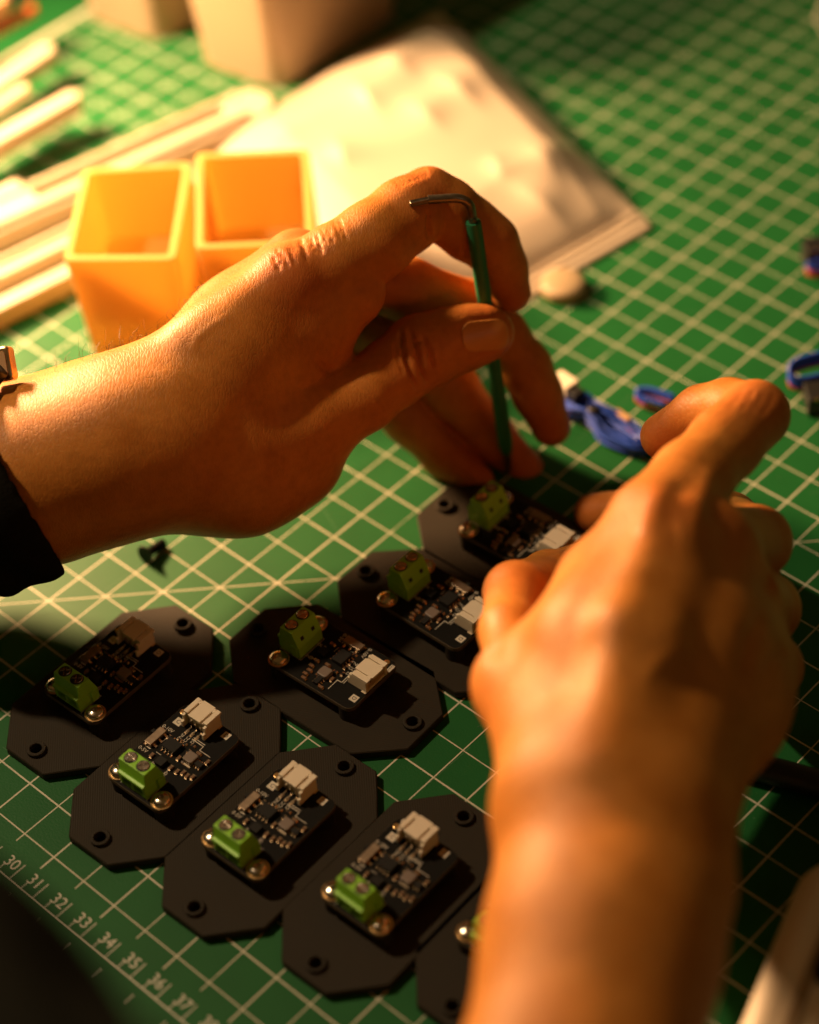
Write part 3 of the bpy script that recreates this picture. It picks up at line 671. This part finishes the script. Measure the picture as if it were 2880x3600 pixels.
# ------------------------------------------------------------------ white storage tubs at the back
M_tub = mat('cream_plastic', (0.33, 0.25, 0.165), 0.5, noise=(25, .06))
def tub(base, H, grow, label, m, wall=2.2, r=7):
    P = np.array(base, float); c = P.mean(0); e = empty('storage_tub', (c[0] * k1, c[1] * k1, 0), 0, label, 'storage tub', 'storage tubs at the back')
    def rnd(P, r, n=6):
        out = []
        for i in range(4):
            a = P[i - 1] - P[i]; b_ = P[(i + 1) % 4] - P[i]; a /= np.linalg.norm(a); b_ /= np.linalg.norm(b_); p0, p1, p2 = P[i] + a * r, P[i], P[i] + b_ * r
            for t in np.linspace(0, 1, n): out.append((1 - t) ** 2 * p0 + 2 * t * (1 - t) * p1 + t * t * p2)
        return np.array(out)
    bm = bmesh.new()
    def L_(P, z): return [bm.verts.new((*(p * k1), z * k1)) for p in P]
    Q = P - c; s1 = 1 + grow; s2 = s1 - wall * 2 / 50
    rings = [L_(rnd(Q, r), .1), L_(rnd(Q * s1, r), H), L_(rnd(Q * (s1 + .06), r), H + .2), L_(rnd(Q * (s1 + .06), r), H + 3), L_(rnd(Q * s2, r), H + 3), L_(rnd(Q * (1 - wall * 2 / 50), r), 3)]
    n = len(rings[0])
    for a, b_ in zip(rings, rings[1:]):
        for k in range(n): bm.faces.new((a[k], a[(k + 1) % n], b_[(k + 1) % n], b_[k]))
    bm.faces.new(rings[0][::-1]); bm.faces.new(rings[-1]); obj('tub_shell', bm, m, e, smooth=40)
    return e
tub([(-34.5, 243), (16, 288), (-14, 316), (-66, 268)], 76, .16, 'tall cream storage tub lit on its left, behind the white bag', M_tub)
tub([(-83, 286), (-48, 318), (-76, 344), (-114, 312)], 75, .16, 'cream storage tub in shade, left of the tall lit tub', M_tub)

# ------------------------------------------------------------------ zip bag of parts
M_bag = bin_material('white_film', (0.60, 0.51, 0.40), 0.15)
bb = M_bag.node_tree.nodes['Principled BSDF']; bb.inputs['Coat Weight'].default_value = 0.8; bb.inputs['Coat Roughness'].default_value = 0.05; bb.inputs['Roughness'].default_value = 0.3; bb.inputs['Specular IOR Level'].default_value = 0.6
for l in list(bb.inputs['Normal'].links): M_bag.node_tree.links.remove(l)
def val_noise(shape, cells, seed):
    r_ = np.random.default_rng(seed); g = r_.random((cells[0] + 2, cells[1] + 2)); x = np.linspace(0, cells[0], shape[0]); y = np.linspace(0, cells[1], shape[1])
    xi = x.astype(int).clip(0, cells[0]); yi = y.astype(int).clip(0, cells[1]); fx = x - xi; fy = y - yi; fx = fx * fx * (3 - 2 * fx); fy = fy * fy * (3 - 2 * fy)
    A = g[xi][:, yi]; B = g[xi + 1][:, yi]; C_ = g[xi][:, yi + 1]; D = g[xi + 1][:, yi + 1]
    return A * (1 - fx)[:, None] * (1 - fy) + B * fx[:, None] * (1 - fy) + C_ * (1 - fx)[:, None] * fy + D * fx[:, None] * fy
Tc, Rc, Bc, Lc = [np.array(p) for p in ((33, 287), (98, 132), (6, 70), (-66, 206))]
nu, nv = 110, 100
U, V_ = np.meshgrid(np.linspace(0, 1, nu), np.linspace(0, 1, nv), indexing='ij')
XY = (Tc[None, None] * ((1 - U) * (1 - V_))[..., None] + Rc * (U * (1 - V_))[..., None] + Bc * (U * V_)[..., None] + Lc * ((1 - U) * V_)[..., None])
win = (np.clip(U * 5, 0, 1) * np.clip((1 - U - .07) * 4.5, 0, 1) * np.clip(V_ * 7, 0, 1) * np.clip((1 - V_) * 5, 0, 1)) ** .6
wr = np.sqrt((val_noise((nu, nv), (4, 3), 3) * 2 - 1) ** 2 + .03); wr2 = np.sqrt((val_noise((nu, nv), (9, 7), 5) * 2 - 1) ** 2 + .02); big = val_noise((nu, nv), (3, 3), 8)
fold = np.zeros((nu, nv)); rf = np.random.default_rng(21)
for px_, py_, ln, A_ in ((1275, 350, .07, 5), (1180, 560, .05, 4.5), (1890, 700, .09, 5.5), (1735, 600, .04, 4), (2140, 735, .04, 4), (1480, 420, .06, 4), (1600, 330, .07, 4.5), (1380, 240, .06, 4), (1900, 560, .05, 3)):
    w3 = at(px_, py_, .016)[:2] * 1000; du, dv_ = np.linalg.solve(np.stack([Rc - Tc, Lc - Tc], 1), w3 - Tc); an = rf.normal() * .25     # stiff creases, steep towards the lamp
    a1 = (U - du) * math.cos(an) + (V_ - dv_) * math.sin(an); a2 = -(U - du) * math.sin(an) + (V_ - dv_) * math.cos(an)
    fold += .78 * A_ * np.exp(-(a1 / ln) ** 2) * np.exp(-np.where(a2 > 0, a2 / .034, -a2 / .13))
Zt = 1.2 + win * (9 + 9 * big + 2.0 * (1 - wr) ** 2 + fold) + .3 * val_noise((nu, nv), (6, 5), 2)
Zt[:, 0] = Zt[:, -1] = Zt[0] = Zt[-1] = .9
Zb = np.full_like(Zt, .3)
Vt = np.concatenate([np.dstack([XY[..., 0], XY[..., 1], Zt]).reshape(-1, 3), np.dstack([XY[..., 0], XY[..., 1], Zb]).reshape(-1, 3)]) * k1
ii = np.arange(nu * nv).reshape(nu, nv); q = np.stack([ii[:-1, :-1], ii[1:, :-1], ii[1:, 1:], ii[:-1, 1:]], -1).reshape(-1, 4); q2 = q[:, ::-1] + nu * nv
rim = np.concatenate([ii[:-1, 0], ii[-1, :-1], ii[:0:-1, -1], ii[0, :0:-1]]); rn = np.roll(rim, -1)
side = np.stack([rn, rim, rim + nu * nv, rn + nu * nv], 1)
bag_c = Vt.mean(0) * [1, 1, 0]
bag = empty('parts_bag', bag_c, 0, 'crumpled white zip bag lying under the lamp behind the fingers', 'plastic bag')
me = mesh_np('bag_film', Vt - bag_c, np.concatenate([q, q2, side])); obj('bag_film', me, M_bag, bag)
bm = bmesh.new()
for vv in (.945, .97):
    a = (Rc * (1 - 0) * 1.0); 
    p0 = Tc * (1 - vv) + Rc * vv; p1 = Lc * (1 - vv) + Bc * vv
    tube(bm, [np.array([*(p0 * (1 - t) + p1 * t), 1.7]) * k1 - bag_c for t in np.linspace(.02, .98, 14)], .0006, 8)
obj('zip_seal', bm, M_bag, bag, smooth=True)

# ------------------------------------------------------------------ round white foot beside the bag
M_cap_w = mat('cream_rubber', (0.36, 0.27, 0.16), 0.55, noise=(90, .08))
bm = bmesh.new(); lathe(bm, [(7.2 * k1, .0002), (7.9 * k1, .001), (7.9 * k1, .0040)] + [(7.9 * k1 * math.cos(a), .0040 + .0022 * math.sin(a)) for a in np.linspace(.15, 1.45, 8)], 32)
o = obj('round_cap', bm, M_cap_w, smooth=50); o.location = (.0617, .1015, 0)
tag(o, 'round cream cap lying by the corner of the white bag', 'cap')

# ------------------------------------------------------------------ black countersunk screw on the mat
M_blk = mat('black_oxide', (0.012, 0.012, 0.011), 0.38, .6, noise=(900, .3))
hx_, tipx = np.array([-84.6, -10.2]), np.array([-78.9, -4.0])
dscr = tipx - hx_; dscr /= np.linalg.norm(dscr)
scr = empty('countersunk_screw', (hx_[0] * k1, hx_[1] * k1, 0), math.atan2(dscr[1], dscr[0]), 'single black countersunk screw lying on the bare mat below the wrist', 'screw')
tilt = Matrix.Translation((0, 0, .0029)) @ Matrix.Rotation(math.radians(90 + 11), 4, 'Y')
bm = bmesh.new(); lathe(bm, [(3.0 * k1, 0), (3.05 * k1, .0004), (1.6 * k1, .0021), (1.45 * k1, .0024)], 24, tilt); obj('screw_head', bm, M_blk, scr, smooth=30)
bm = bmesh.new(); prof = []
z_ = .0018
while z_ < .0086: prof += [(1.3 * k1, z_), (1.56 * k1, z_ + .00025)]; z_ += .0005
lathe(bm, prof + [(1.0 * k1, .0089)], 18, tilt); obj('threaded_shank', bm, M_blk, scr, smooth=20)
bm = bmesh.new(); lathe(bm, [(1.15 * k1, -.00005), (1.1 * k1, .00002)], 6, tilt); obj('hex_socket_shade', bm, M_hole_shade, scr)  # dark hexagon laid on the head as the socket's painted shade

# ------------------------------------------------------------------ cable bundles
M_blue = mat('blue_insulation', (0.018, 0.065, 0.46), 0.38, noise=(200, .15)); M_redw = mat('red_insulation', (0.36, 0.05, 0.04), 0.4); M_blackw = mat('black_insulation', (0.012, 0.012, 0.012), 0.45)
M_plug = mat('plug_white', (0.75, 0.66, 0.52), 0.5, noise=(300, .08))
cb = empty('cable_bundle', (.0635, .0330, 0), math.radians(-52), 'coiled blue cable bundle tied in the middle with white plugs, between the two hands', 'cable')
for q in range(12):
    lay, ring_ = q % 3, q // 3; wd = .0019 + .00125 * ring_; pts = []
    for k in range(48):
        t = 2 * PI * k / 47; cx_, sy_ = math.cos(t), math.sin(t); ex = math.copysign(abs(cx_) ** .8, cx_); x = ex * ((.0155 if ex < 0 else .0200) + .0011 * ring_)
        s_ = min(1, abs(x) / .0095); s_ = s_ * s_ * (3 - 2 * s_); y = math.copysign(abs(sy_) ** .8, sy_) * wd * (.42 + .58 * s_) + .0004 * math.sin(3 * t + q)
        pts.append((x, y, .0011 + .0016 * lay + .0005 * math.sin(2 * t + q) + .0006 * ring_ * (1 - s_)))
    bm = bmesh.new(); tube(bm, pts, .00064, 8, cap=False); obj('wire', bm, M_redw if q == 7 else M_blue, cb, smooth=True)
bm = bmesh.new(); lathe(bm, [(.0031, -.0016), (.0034, -.0008), (.0034, .0008), (.0031, .0016)], 18, Matrix.Translation((0, 0, .0033)) @ Matrix.Rotation(PI / 2, 4, 'Y')); obj('cable_tie', bm, M_blackw, cb, smooth=50)
bm = bmesh.new(); box(bm, -.0185, -.0105, -.0022, .0038, .0055, .0098); box(bm, -.0187, -.0165, -.0012, .0028, .0060, .0093); obj('plug', bm, M_plug, cb, bevel=.0003)
bm = bmesh.new(); box(bm, -.0100, -.0062, -.0022, .0022, .0055, .0092); obj('plug', bm, M_blackw, cb, bevel=.0003)
bm = bmesh.new(); box(bm, .0050, .0115, .0042, .0064, .0030, .0056); obj('plug', bm, M_tan, cb, bevel=.0003)

def ribbon(name, loc, rz, label, cols, path, plugbox, cat='cable'):
    e = empty(name, loc, rz, label, cat)
    for q, m_ in enumerate(cols):
        off = (q - (len(cols) - 1) / 2) * .00135; bm = bmesh.new(); tube(bm, [np.array(p) + [0, off * .25, off] for p in smooth_path(path, 6)], .00072, 8); obj('wire', bm, m_, e, smooth=True)
    bm = bmesh.new(); box(bm, *plugbox); obj('plug_housing', bm, M_blackw, e, bevel=.0004)
    bm = bmesh.new(); x0_, x1_, y0_, y1_, z0_, z1_ = plugbox
    for q in range(3): box(bm, x0_ + .002 + q * .0026, x0_ + .0033 + q * .0026, y0_ - .0001, y0_ + .001, z1_ - .0006, z1_ + .0002)
    obj('contact', bm, M_gold, e)
    return e
ribbon('servo_cable', (.136, .042, 0), 0, 'black plug with looped blue and red ribbon cable at the right edge', [M_redw, M_blue, M_blue, M_blue], [(.030, .003, .0085), (.012, .0022, .009), (-.003, .0, .0085), (-.0068, -.0035, .007), (-.004, -.0062, .0055), (.008, -.0055, .006), (.03, -.0045, .006)], (-.003, .022, -.017, -.0075, .0003, .0075))
ribbon('servo_cable', (.1485, .097, 0), .1, 'small black plug with a red wire at the right edge above the blue cable', [M_redw, M_redw, M_blue], [(.02, -.001, .005), (.006, -.001, .005), (-.002, -.0015, .0048), (.001, -.004, .004), (.012, -.004, .0035)], (-.001, .02, .002, .010, .0003, .009))
ribbon('servo_cable', (.0800, .0405, 0), -.6, 'small dark plug with blue and pink wires, hidden behind the bent finger', [M_redw, M_blue, M_blue], [(.012, .001, .005), (.004, .001, .005), (.0, .0, .0045), (-.0008, -.001, .004), (.002, -.002, .003), (.01, -.002, .003)], (.003, .012, -.003, .002, .0003, .004))
bm = bmesh.new(); tube(bm, smooth_path([(.060, -.104, .0042), (.089, -.118, .0042), (.106, -.1265, .0042), (.15, -.149, .0042), (.2, -.17, .0042)], 6), .0040, 14)
o = obj('black_cable', bm, M_blackw, smooth=True); tag(o, 'thick black cable on the mat at the right, under the bare wrist', 'cable')

# ------------------------------------------------------------------ grey device in the lower right corner
M_dev = mat('grey_shell', (0.78, 0.70, 0.58), 0.45, noise=(40, .06))
dv = empty('grey_device', (.0965, -.2365, 0), math.radians(61), 'grey rounded plastic device with a dark recess in the lower right corner', 'device')
bm = bmesh.new(); prism(bm, rrect(.060, .036, .014, 8), .0005, .036); obj('device_shell', bm, M_dev, dv, bevel=.006, segs=4, smooth=40)
bm = bmesh.new(); prism(bm, rrect(.014, .012, .005, 6), .0362, .0366); o = obj('recess_shade', bm, M_hole_shade, dv); o.location = (.032, .012, 0)  # flat dark plate standing in for the shade inside an opening
bm = bmesh.new(); box(bm, -.05, .05, -.0015, .0015, .0361, .0364); o = obj('shell_seam', bm, M_tub, dv); o.location = (0, .024, 0)
M_cardb = mat('brown_card', (0.30, 0.14, 0.05), 0.7, noise=(60, .2))
bm = bmesh.new(); box(bm, -.03, .03, -.002, .002, .0003, .034); o = obj('brown_card', bm, M_cardb, bevel=.0006); o.location = (.122, -.158, 0); o.rotation_euler = (0, 0, math.radians(68))
tag(o, 'brown card edge standing behind the grey device at the right edge', 'card')
# ------------------------------------------------------------------ the person's arms
def skin_material():
    m = bpy.data.materials.new('skin'); m.use_nodes = True; nt = m.node_tree; N = nt.nodes; L = nt.links; b = N['Principled BSDF']
    b.inputs['Roughness'].default_value = 0.48; b.inputs['Specular IOR Level'].default_value = 0.24
    b.inputs['Subsurface Weight'].default_value = 0.22; b.inputs['Subsurface Radius'].default_value = (1.0, 0.35, 0.16); b.inputs['Subsurface Scale'].default_value = 0.0032
    tc = N.new('ShaderNodeTexCoord')
    n1 = N.new('ShaderNodeTexNoise'); n1.inputs['Scale'].default_value = 70; n1.inputs['Detail'].default_value = 6; L.new(tc.outputs['Object'], n1.inputs['Vector'])
    n2 = N.new('ShaderNodeTexNoise'); n2.inputs['Scale'].default_value = 420; n2.inputs['Detail'].default_value = 3; L.new(tc.outputs['Object'], n2.inputs['Vector'])
    c1 = N.new('ShaderNodeMix'); c1.data_type = 'RGBA'; c1.inputs[6].default_value = (0.43, 0.152, 0.022, 1); c1.inputs[7].default_value = (0.54, 0.212, 0.040, 1)
    r1 = N.new('ShaderNodeMapRange'); r1.inputs['From Min'].default_value = .35; r1.inputs['From Max'].default_value = .65; L.new(n1.outputs['Fac'], r1.inputs['Value']); L.new(r1.outputs[0], c1.inputs[0])
    c2 = N.new('ShaderNodeMix'); c2.data_type = 'RGBA'; c2.blend_type = 'MULTIPLY'; c2.inputs[0].default_value = .3; L.new(c1.outputs[2], c2.inputs[6])
    rr = N.new('ShaderNodeMapRange'); rr.inputs['From Min'].default_value = .3; rr.inputs['From Max'].default_value = .6; rr.inputs['To Min'].default_value = .55; L.new(n2.outputs['Fac'], rr.inputs['Value']); L.new(rr.outputs[0], c2.inputs[7])
    fl = N.new('ShaderNodeAttribute'); fl.attribute_name = 'flush'; c3 = N.new('ShaderNodeMix'); c3.data_type = 'RGBA'; L.new(c2.outputs[2], c3.inputs[6]); c3.inputs[7].default_value = (0.47, 0.10, 0.028, 1)
    L.new(fl.outputs['Fac'], c3.inputs[0]); L.new(c3.outputs[2], b.inputs['Base Color'])
    # furrows: stretched cells running across the limb, plus pores
    mp = N.new('ShaderNodeMapping'); mp.inputs['Rotation'].default_value = (0, 0, math.radians(-20)); mp.inputs['Scale'].default_value = (1.0, 0.36, 0.36); L.new(tc.outputs['Object'], mp.inputs['Vector'])
    nz = N.new('ShaderNodeTexNoise'); nz.inputs['Scale'].default_value = 300; L.new(tc.outputs['Object'], nz.inputs['Vector'])
    ad = N.new('ShaderNodeVectorMath'); ad.operation = 'MULTIPLY_ADD'; ad.inputs[1].default_value = (.0012, .0012, .0012); L.new(nz.outputs['Color'], ad.inputs[0]); L.new(mp.outputs[0], ad.inputs[2])
    vo = N.new('ShaderNodeTexVoronoi'); vo.feature = 'DISTANCE_TO_EDGE'; vo.inputs['Scale'].default_value = 1100; L.new(ad.outputs[0], vo.inputs['Vector'])
    cl = N.new('ShaderNodeMapRange'); cl.inputs['From Max'].default_value = .16; L.new(vo.outputs['Distance'], cl.inputs['Value'])
    sm = N.new('ShaderNodeMath'); sm.operation = 'MULTIPLY_ADD'; sm.inputs[1].default_value = .5; L.new(n2.outputs['Fac'], sm.inputs[0]); L.new(cl.outputs[0], sm.inputs[2])
    bp = N.new('ShaderNodeBump'); bp.inputs['Distance'].default_value = .00009; bp.inputs['Strength'].default_value = .5; L.new(sm.outputs[0], bp.inputs['Height']); L.new(bp.outputs[0], b.inputs['Normal'])
    return m
M_skin = skin_material()
M_nail = mat('nail', (0.52, 0.22, 0.055), 0.36, noise=(150, .12), spec=.4)
M_cloth = mat('black_knit', (0.011, 0.011, 0.009), 0.95, noise=(500, .3), bump=(1400, .0004), spec=0.0)
M_hair = mat('arm_hair', (0.10, 0.05, 0.02), 0.5)
M_watch = mat('polished_steel', (0.62, 0.45, 0.28), 0.3, 1.0, noise=(300, .1))

def proj(V):
    c = (V - CAM) @ R2.T; return np.stack([1440 + FPX * c[:, 0] / c[:, 2], 1800 + FPX * c[:, 1] / c[:, 2]], 1), c[:, 2]
def normals(V, Q):
    n = np.cross(V[Q[:, 2]] - V[Q[:, 0]], V[Q[:, 3]] - V[Q[:, 1]]); out = np.zeros_like(V)
    for k in range(4):
        for i in range(3): out[:, i] += np.bincount(Q[:, k], n[:, i], len(V))
    return out / (np.linalg.norm(out, axis=1)[:, None] + 1e-15)
def sculpt(V, Q, strokes):
    """press creases (and raise cords) into the skin along traced lines; (polyline px, depth m, width px)"""
    N_ = normals(V, Q); P, D = proj(V); view = (V - CAM); view /= np.linalg.norm(view, axis=1)[:, None]
    face = np.clip(-(N_ * view).sum(1) * 3, 0, 1); off = np.zeros(len(V))
    for line, depth, wd in strokes:
        line = np.array(line, float); lo = line.min(0) - 5 * wd; hi = line.max(0) + 5 * wd
        m = np.where((P > lo).all(1) & (P < hi).all(1) & (face > 0))[0]
        if not len(m): continue
        best = np.full(len(m), 1e9); tt = np.zeros(len(m)); L_ = len(line) - 1
        for i, (a, b_) in enumerate(zip(line, line[1:])):
            d = b_ - a; t = np.clip(((P[m] - a) @ d) / (d @ d), 0, 1); dd = np.linalg.norm(P[m] - a - t[:, None] * d, axis=1); u = dd < best
            best[u] = dd[u]; tt[u] = (i + t[u]) / L_
        fade = np.clip(np.minimum(tt, 1 - tt) * 5 + .15, 0, 1)
        # stay on the nearest surface layer under the stroke
        near = D[m] < np.percentile(D[m], 20) + .012
        o_ = depth * np.exp(-(best / wd) ** 2) * fade * face[m] * near
        off[m] = np.where(np.abs(o_) > np.abs(off[m]), o_, off[m])
    return V + N_ * off[:, None]
def r4(*p): return [(1200 + x / 1.658, 500 + y / 1.658) for x, y in p]
def r3(*p): return [(x / 1.198, 500 + y / 1.198) for x, y in p]
c_ = -.0007
LEFT_LINES = [
    (r4((345, 1095), (352, 1180), (385, 1280), (440, 1425)), -.0022, 7), (r4((392, 1085), (440, 1200), (465, 1290), (500, 1395)), -.0022, 7), (r4((465, 1110), (520, 1220), (548, 1340)), -.0018, 7),
    (r4((420, 1240), (455, 1270), (490, 1300)), -.001, 5), (r4((405, 1150), (470, 1165)), -.001, 6), (r4((560, 1130), (590, 1220), (600, 1290)), -.0005, 6), (r4((310, 1160), (330, 1260), (370, 1360)), -.0005, 7),
    (r4((517, 395), (512, 480), (516, 575)), -.0014, 9), (r4((742, 560), (722, 620), (712, 660)), -.0010, 7),
    (r3((1345, 930), (1380, 965), (1430, 950)), -.0010, 11), (r3((1240, 1060), (1310, 1025), (1390, 990)), -.0007, 22), (r3((1465, 770), (1440, 890), (1400, 930)), -.0005, 9),
    (r3((1330, 1010), (1460, 930), (1600, 800)), -.0006, 10),
] + [(r3((1150 + 21 * k + jx, 470 - 11 * k + jy), (1164 + 21 * k + jx, 498 - 10 * k + jy), (1180 + 21 * k + jx * 2, 520 + 40 * jl - 9 * k)), -.0003 - .0006 * jl, 3.5 + 3 * jl)
        for k, jx, jy, jl in [(k_, rj.uniform(-9, 9), rj.uniform(-14, 18), rj.random()) for rj in [random.Random(12)] for k_ in range(14)]] \
  + [(r4((300 + 22 * k, 215 - 13 * k), (330 + 22 * k, 235 - 11 * k), (350 + 22 * k, 262 - 8 * k)), -.0005, 5) for k in range(8)] \
  + [(r3((800, 900), (835, 820), (900, 770), (980, 725)), .00022, 16)]

NC = (1706, 1180)
def nail_rect(P):
    a = math.radians(-6); x = P[:, 0] - NC[0]; y = P[:, 1] - NC[1]; u = x * math.cos(a) + y * math.sin(a); v = -x * math.sin(a) + y * math.cos(a)
    hx, hy, r = 88, 62, 46
    qx = np.abs(u) - (hx - r); qy = np.abs(v) - (hy - r)
    return np.hypot(np.maximum(qx, 0), np.maximum(qy, 0)) + np.minimum(np.maximum(qx, qy), 0) - r
person = empty('person', J(300, 1600, .65) * np.array([1, 1, 0]), 0, 'person in a black sleeve turning a hex key while the other hand steadies a board', 'person')
PB = np.array(person.location)
fd, tot, V, Q = build_hand(LEFT_PALM, LEFT_FINGERS, VOX_L)
P, D = proj(V); sd = nail_rect(P); near = D < .672
N_ = normals(V, Q); V = V - N_ * (.00014 * np.exp(-(sd / 8.0) ** 2) * near * (np.abs(sd) < 60))[:, None]
V = sculpt(V, Q, LEFT_LINES)
def flush(me, V, spots):      # blood under the skin at knuckles and finger ends
    f = np.zeros(len(V))
    for x, y, d, r, s_ in spots: f = np.maximum(f, s_ * np.exp(-((V - J(x, y, d)) ** 2).sum(1) / (r * .001) ** 2))
    at_ = me.attributes.new('flush', 'FLOAT', 'POINT'); at_.data.foreach_set('value', f.astype(np.float32)); return me
LSPOT = [(1010, 940, .637, 13, .55), (1490, 640, .652, 12, .5), (1725, 830, .668, 9, .4), (1797, 1035, .681, 11, .55), (1480, 1235, .652, 13, .35), (1740, 1170, .664, 11, .6), (1940, 1500, .700, 12, .55), (1850, 1650, .712, 10, .5), (1680, 1688, .708, 9, .5), (1060, 870, .655, 14, .5), (1300, 1060, .656, 16, .35), (1150, 1270, .660, 14, .4)]
obj('arm', flush(mesh_np('arm', V - PB, Q), V, LSPOT), M_skin, person)['label'] = 'left arm with the fingers pinching the hex key'
# thumb nail: a thin curved plate let into the thumb tip
tf = [PR(t) for t in LEFT_FINGERS[0]]
lo = J(NC[0], NC[1], .660) - .016; fn = Field(lo, lo + .032, .0004); F = fn.new(); fn.chain(F, tf, .0035)
gx, gy, gz = np.meshgrid(*fn.ax, indexing='ij'); PP, DD = proj(np.stack([gx.ravel(), gy.ravel(), gz.ravel()], 1).astype(float))
sdr = (nail_rect(PP) * .672 / FPX).reshape(F.shape); DD = DD.reshape(F.shape)
Fn = np.maximum(np.maximum(np.abs(F + .0001) - .00042, sdr + .0006), (DD - .672)).astype(np.float32)
Vn, Qn = surface_nets(Fn, fn.lo, fn.v); Vn = relax(Vn, Qn, 3)
obj('nail', mesh_np('nail', Vn - PB, Qn), M_nail, person)
fd2, tot2, V2, Q2 = build_hand(RIGHT_PALM, RIGHT_FINGERS, VOX_R)
V2 = sculpt(V2, Q2, RIGHT_LINES)
RSPOT = [(2660, 1440, .596, 15, .5), (2310, 1840, .548, 16, .4), (2500, 1910, .556, 15, .45), (2660, 1900, .592, 14, .45), (2690, 2140, .592, 14, .45), (2330, 1520, .63, 12, .5), (1800, 2100, .595, 14, .4), (2095, 1805, .69, 12, .5), (1800, 2410, .545, 16, .3)]
obj('arm', flush(mesh_np('arm', V2 - PB, Q2), V2, RSPOT), M_skin, person)['label'] = 'bare right arm with curled fingers steadying a board'
# sleeve: a hollow knitted tube from the cuff to the elbow and up the arm
SL = [(215, 1668, .637, 282), (0, 1722, .640, 306), (-420, 1775, .662, 305), (-950, 1780, .664, 345), (-2650, 2150, .62, 470), (-860, 4140, .345, 1240), (200, 5400, .27, 1500)]
pts = [PR(t) for t in SL]; lo = np.min([p - r for p, r in pts], 0) - .004; hi = np.max([p + r for p, r in pts], 0) + .004
lo[2] = max(lo[2], .0005)
fs = Field(lo, hi, .0022); F = fs.new(); fs.chain(F, pts, .02); Fi = fs.new(); fs.chain(Fi, [(p, r - .0042) for p, r in pts[:4]], .02)
ca, cb_ = J(0, 1610, .61), J(192, 1938, .645); dn = J(150, 1655, .64) - J(-260, 1720, .63); dn /= np.linalg.norm(dn)
e_ = cb_ - ca; view_ = J(100, 1780, .6) - CAM; view_ /= np.linalg.norm(view_); pn = np.cross(e_, view_); pn /= np.linalg.norm(pn); pn *= np.sign(pn @ dn)
pl = (fs.ax[0][:, None, None] - ca[0]) * pn[0] + (fs.ax[1][None, :, None] - ca[1]) * pn[1] + (fs.ax[2][None, None, :] - ca[2]) * pn[2]
rngf = np.random.default_rng(3)
wv_ = .0011 * np.sin(pl * 420 + 1.5 * np.sin(fs.ax[2][None, None, :] * 120) + 1.2 * np.sin(fs.ax[1][None, :, None] * 90)) * np.clip(-pl / .012, 0, 1)
F = F + wv_; Fi = Fi + wv_ * .6
F = np.maximum(np.maximum(F, -Fi), pl).astype(np.float32)
Vs, Qs = surface_nets(F, fs.lo, fs.v); Vs = relax(Vs, Qs, 6)
obj('sleeve', mesh_np('sleeve', Vs - PB, Qs), M_cloth, person)
# watch clasp above the wrist
wc = J(10, 1282, .636); a_ = J(24, 1240, .628) - J(40, 1330, .628); a_ /= np.linalg.norm(a_); n__ = CAM - wc; n__ /= np.linalg.norm(n__); s__ = np.cross(a_, n__); s__ /= np.linalg.norm(s__); n__ = np.cross(s__, a_)
MW = Matrix(((*[0] * 4,),) * 4) if False else Matrix([[s__[i], a_[i], n__[i], wc[i] - PB[i]] for i in range(3)] + [[0, 0, 0, 1]])
MW = MW @ Matrix.Rotation(math.radians(-25), 4, 'Y')
bm = bmesh.new(); prism(bm, rrect(.0034, .0050, .0013, 5), -.0022, .0022, MW); wcl = obj('watch_clasp', bm, M_watch, person, bevel=.0007, segs=3, smooth=40)
bm = bmesh.new(); prism(bm, rrect(.0014, .0036, .0009, 4), .0022, .00245, MW @ Matrix.Translation((.0008, 0, 0))); obj('clasp_slot', bm, M_tan, wcl)
bm = bmesh.new(); tube(bm, smooth_path([J(-4, 1300, .631) - PB, J(-40, 1350, .632) - PB, J(-90, 1450, .622) - PB, J(-140, 1650, .606) - PB], 6), .0030, 12); obj('watch_band', bm, M_blackw, wcl, smooth=True)
# a few hairs on the lit edge of the wrist
bm = bmesh.new(); NN = normals(V, Q); P, D = proj(V); vw = (V - CAM); vw /= np.linalg.norm(vw, axis=1)[:, None]
cand = np.where((P[:, 0] > 150) & (P[:, 0] < 720) & (NN @ np.array([0, .5, .87]) > .55) & (np.abs((NN * vw).sum(1)) < .35))[0]
for k in rng.choice(cand, min(70, len(cand)), replace=False) if len(cand) else []:
    p = V[k] - PB; n_ = NN[k]; t_ = np.array([.8, .3, -.2]) + .5 * rng.normal(size=3); t_ /= np.linalg.norm(t_); l_ = .0025 + .003 * rng.random()
    tube(bm, [p, p + n_ * l_ * .5 + t_ * l_ * .2, p + n_ * l_ * .75 + t_ * l_ * .75], [.00005, .00004, .00002], 4)
h_ = obj('arm_hair', bm, M_hair, person); h_['kind'] = 'stuff'
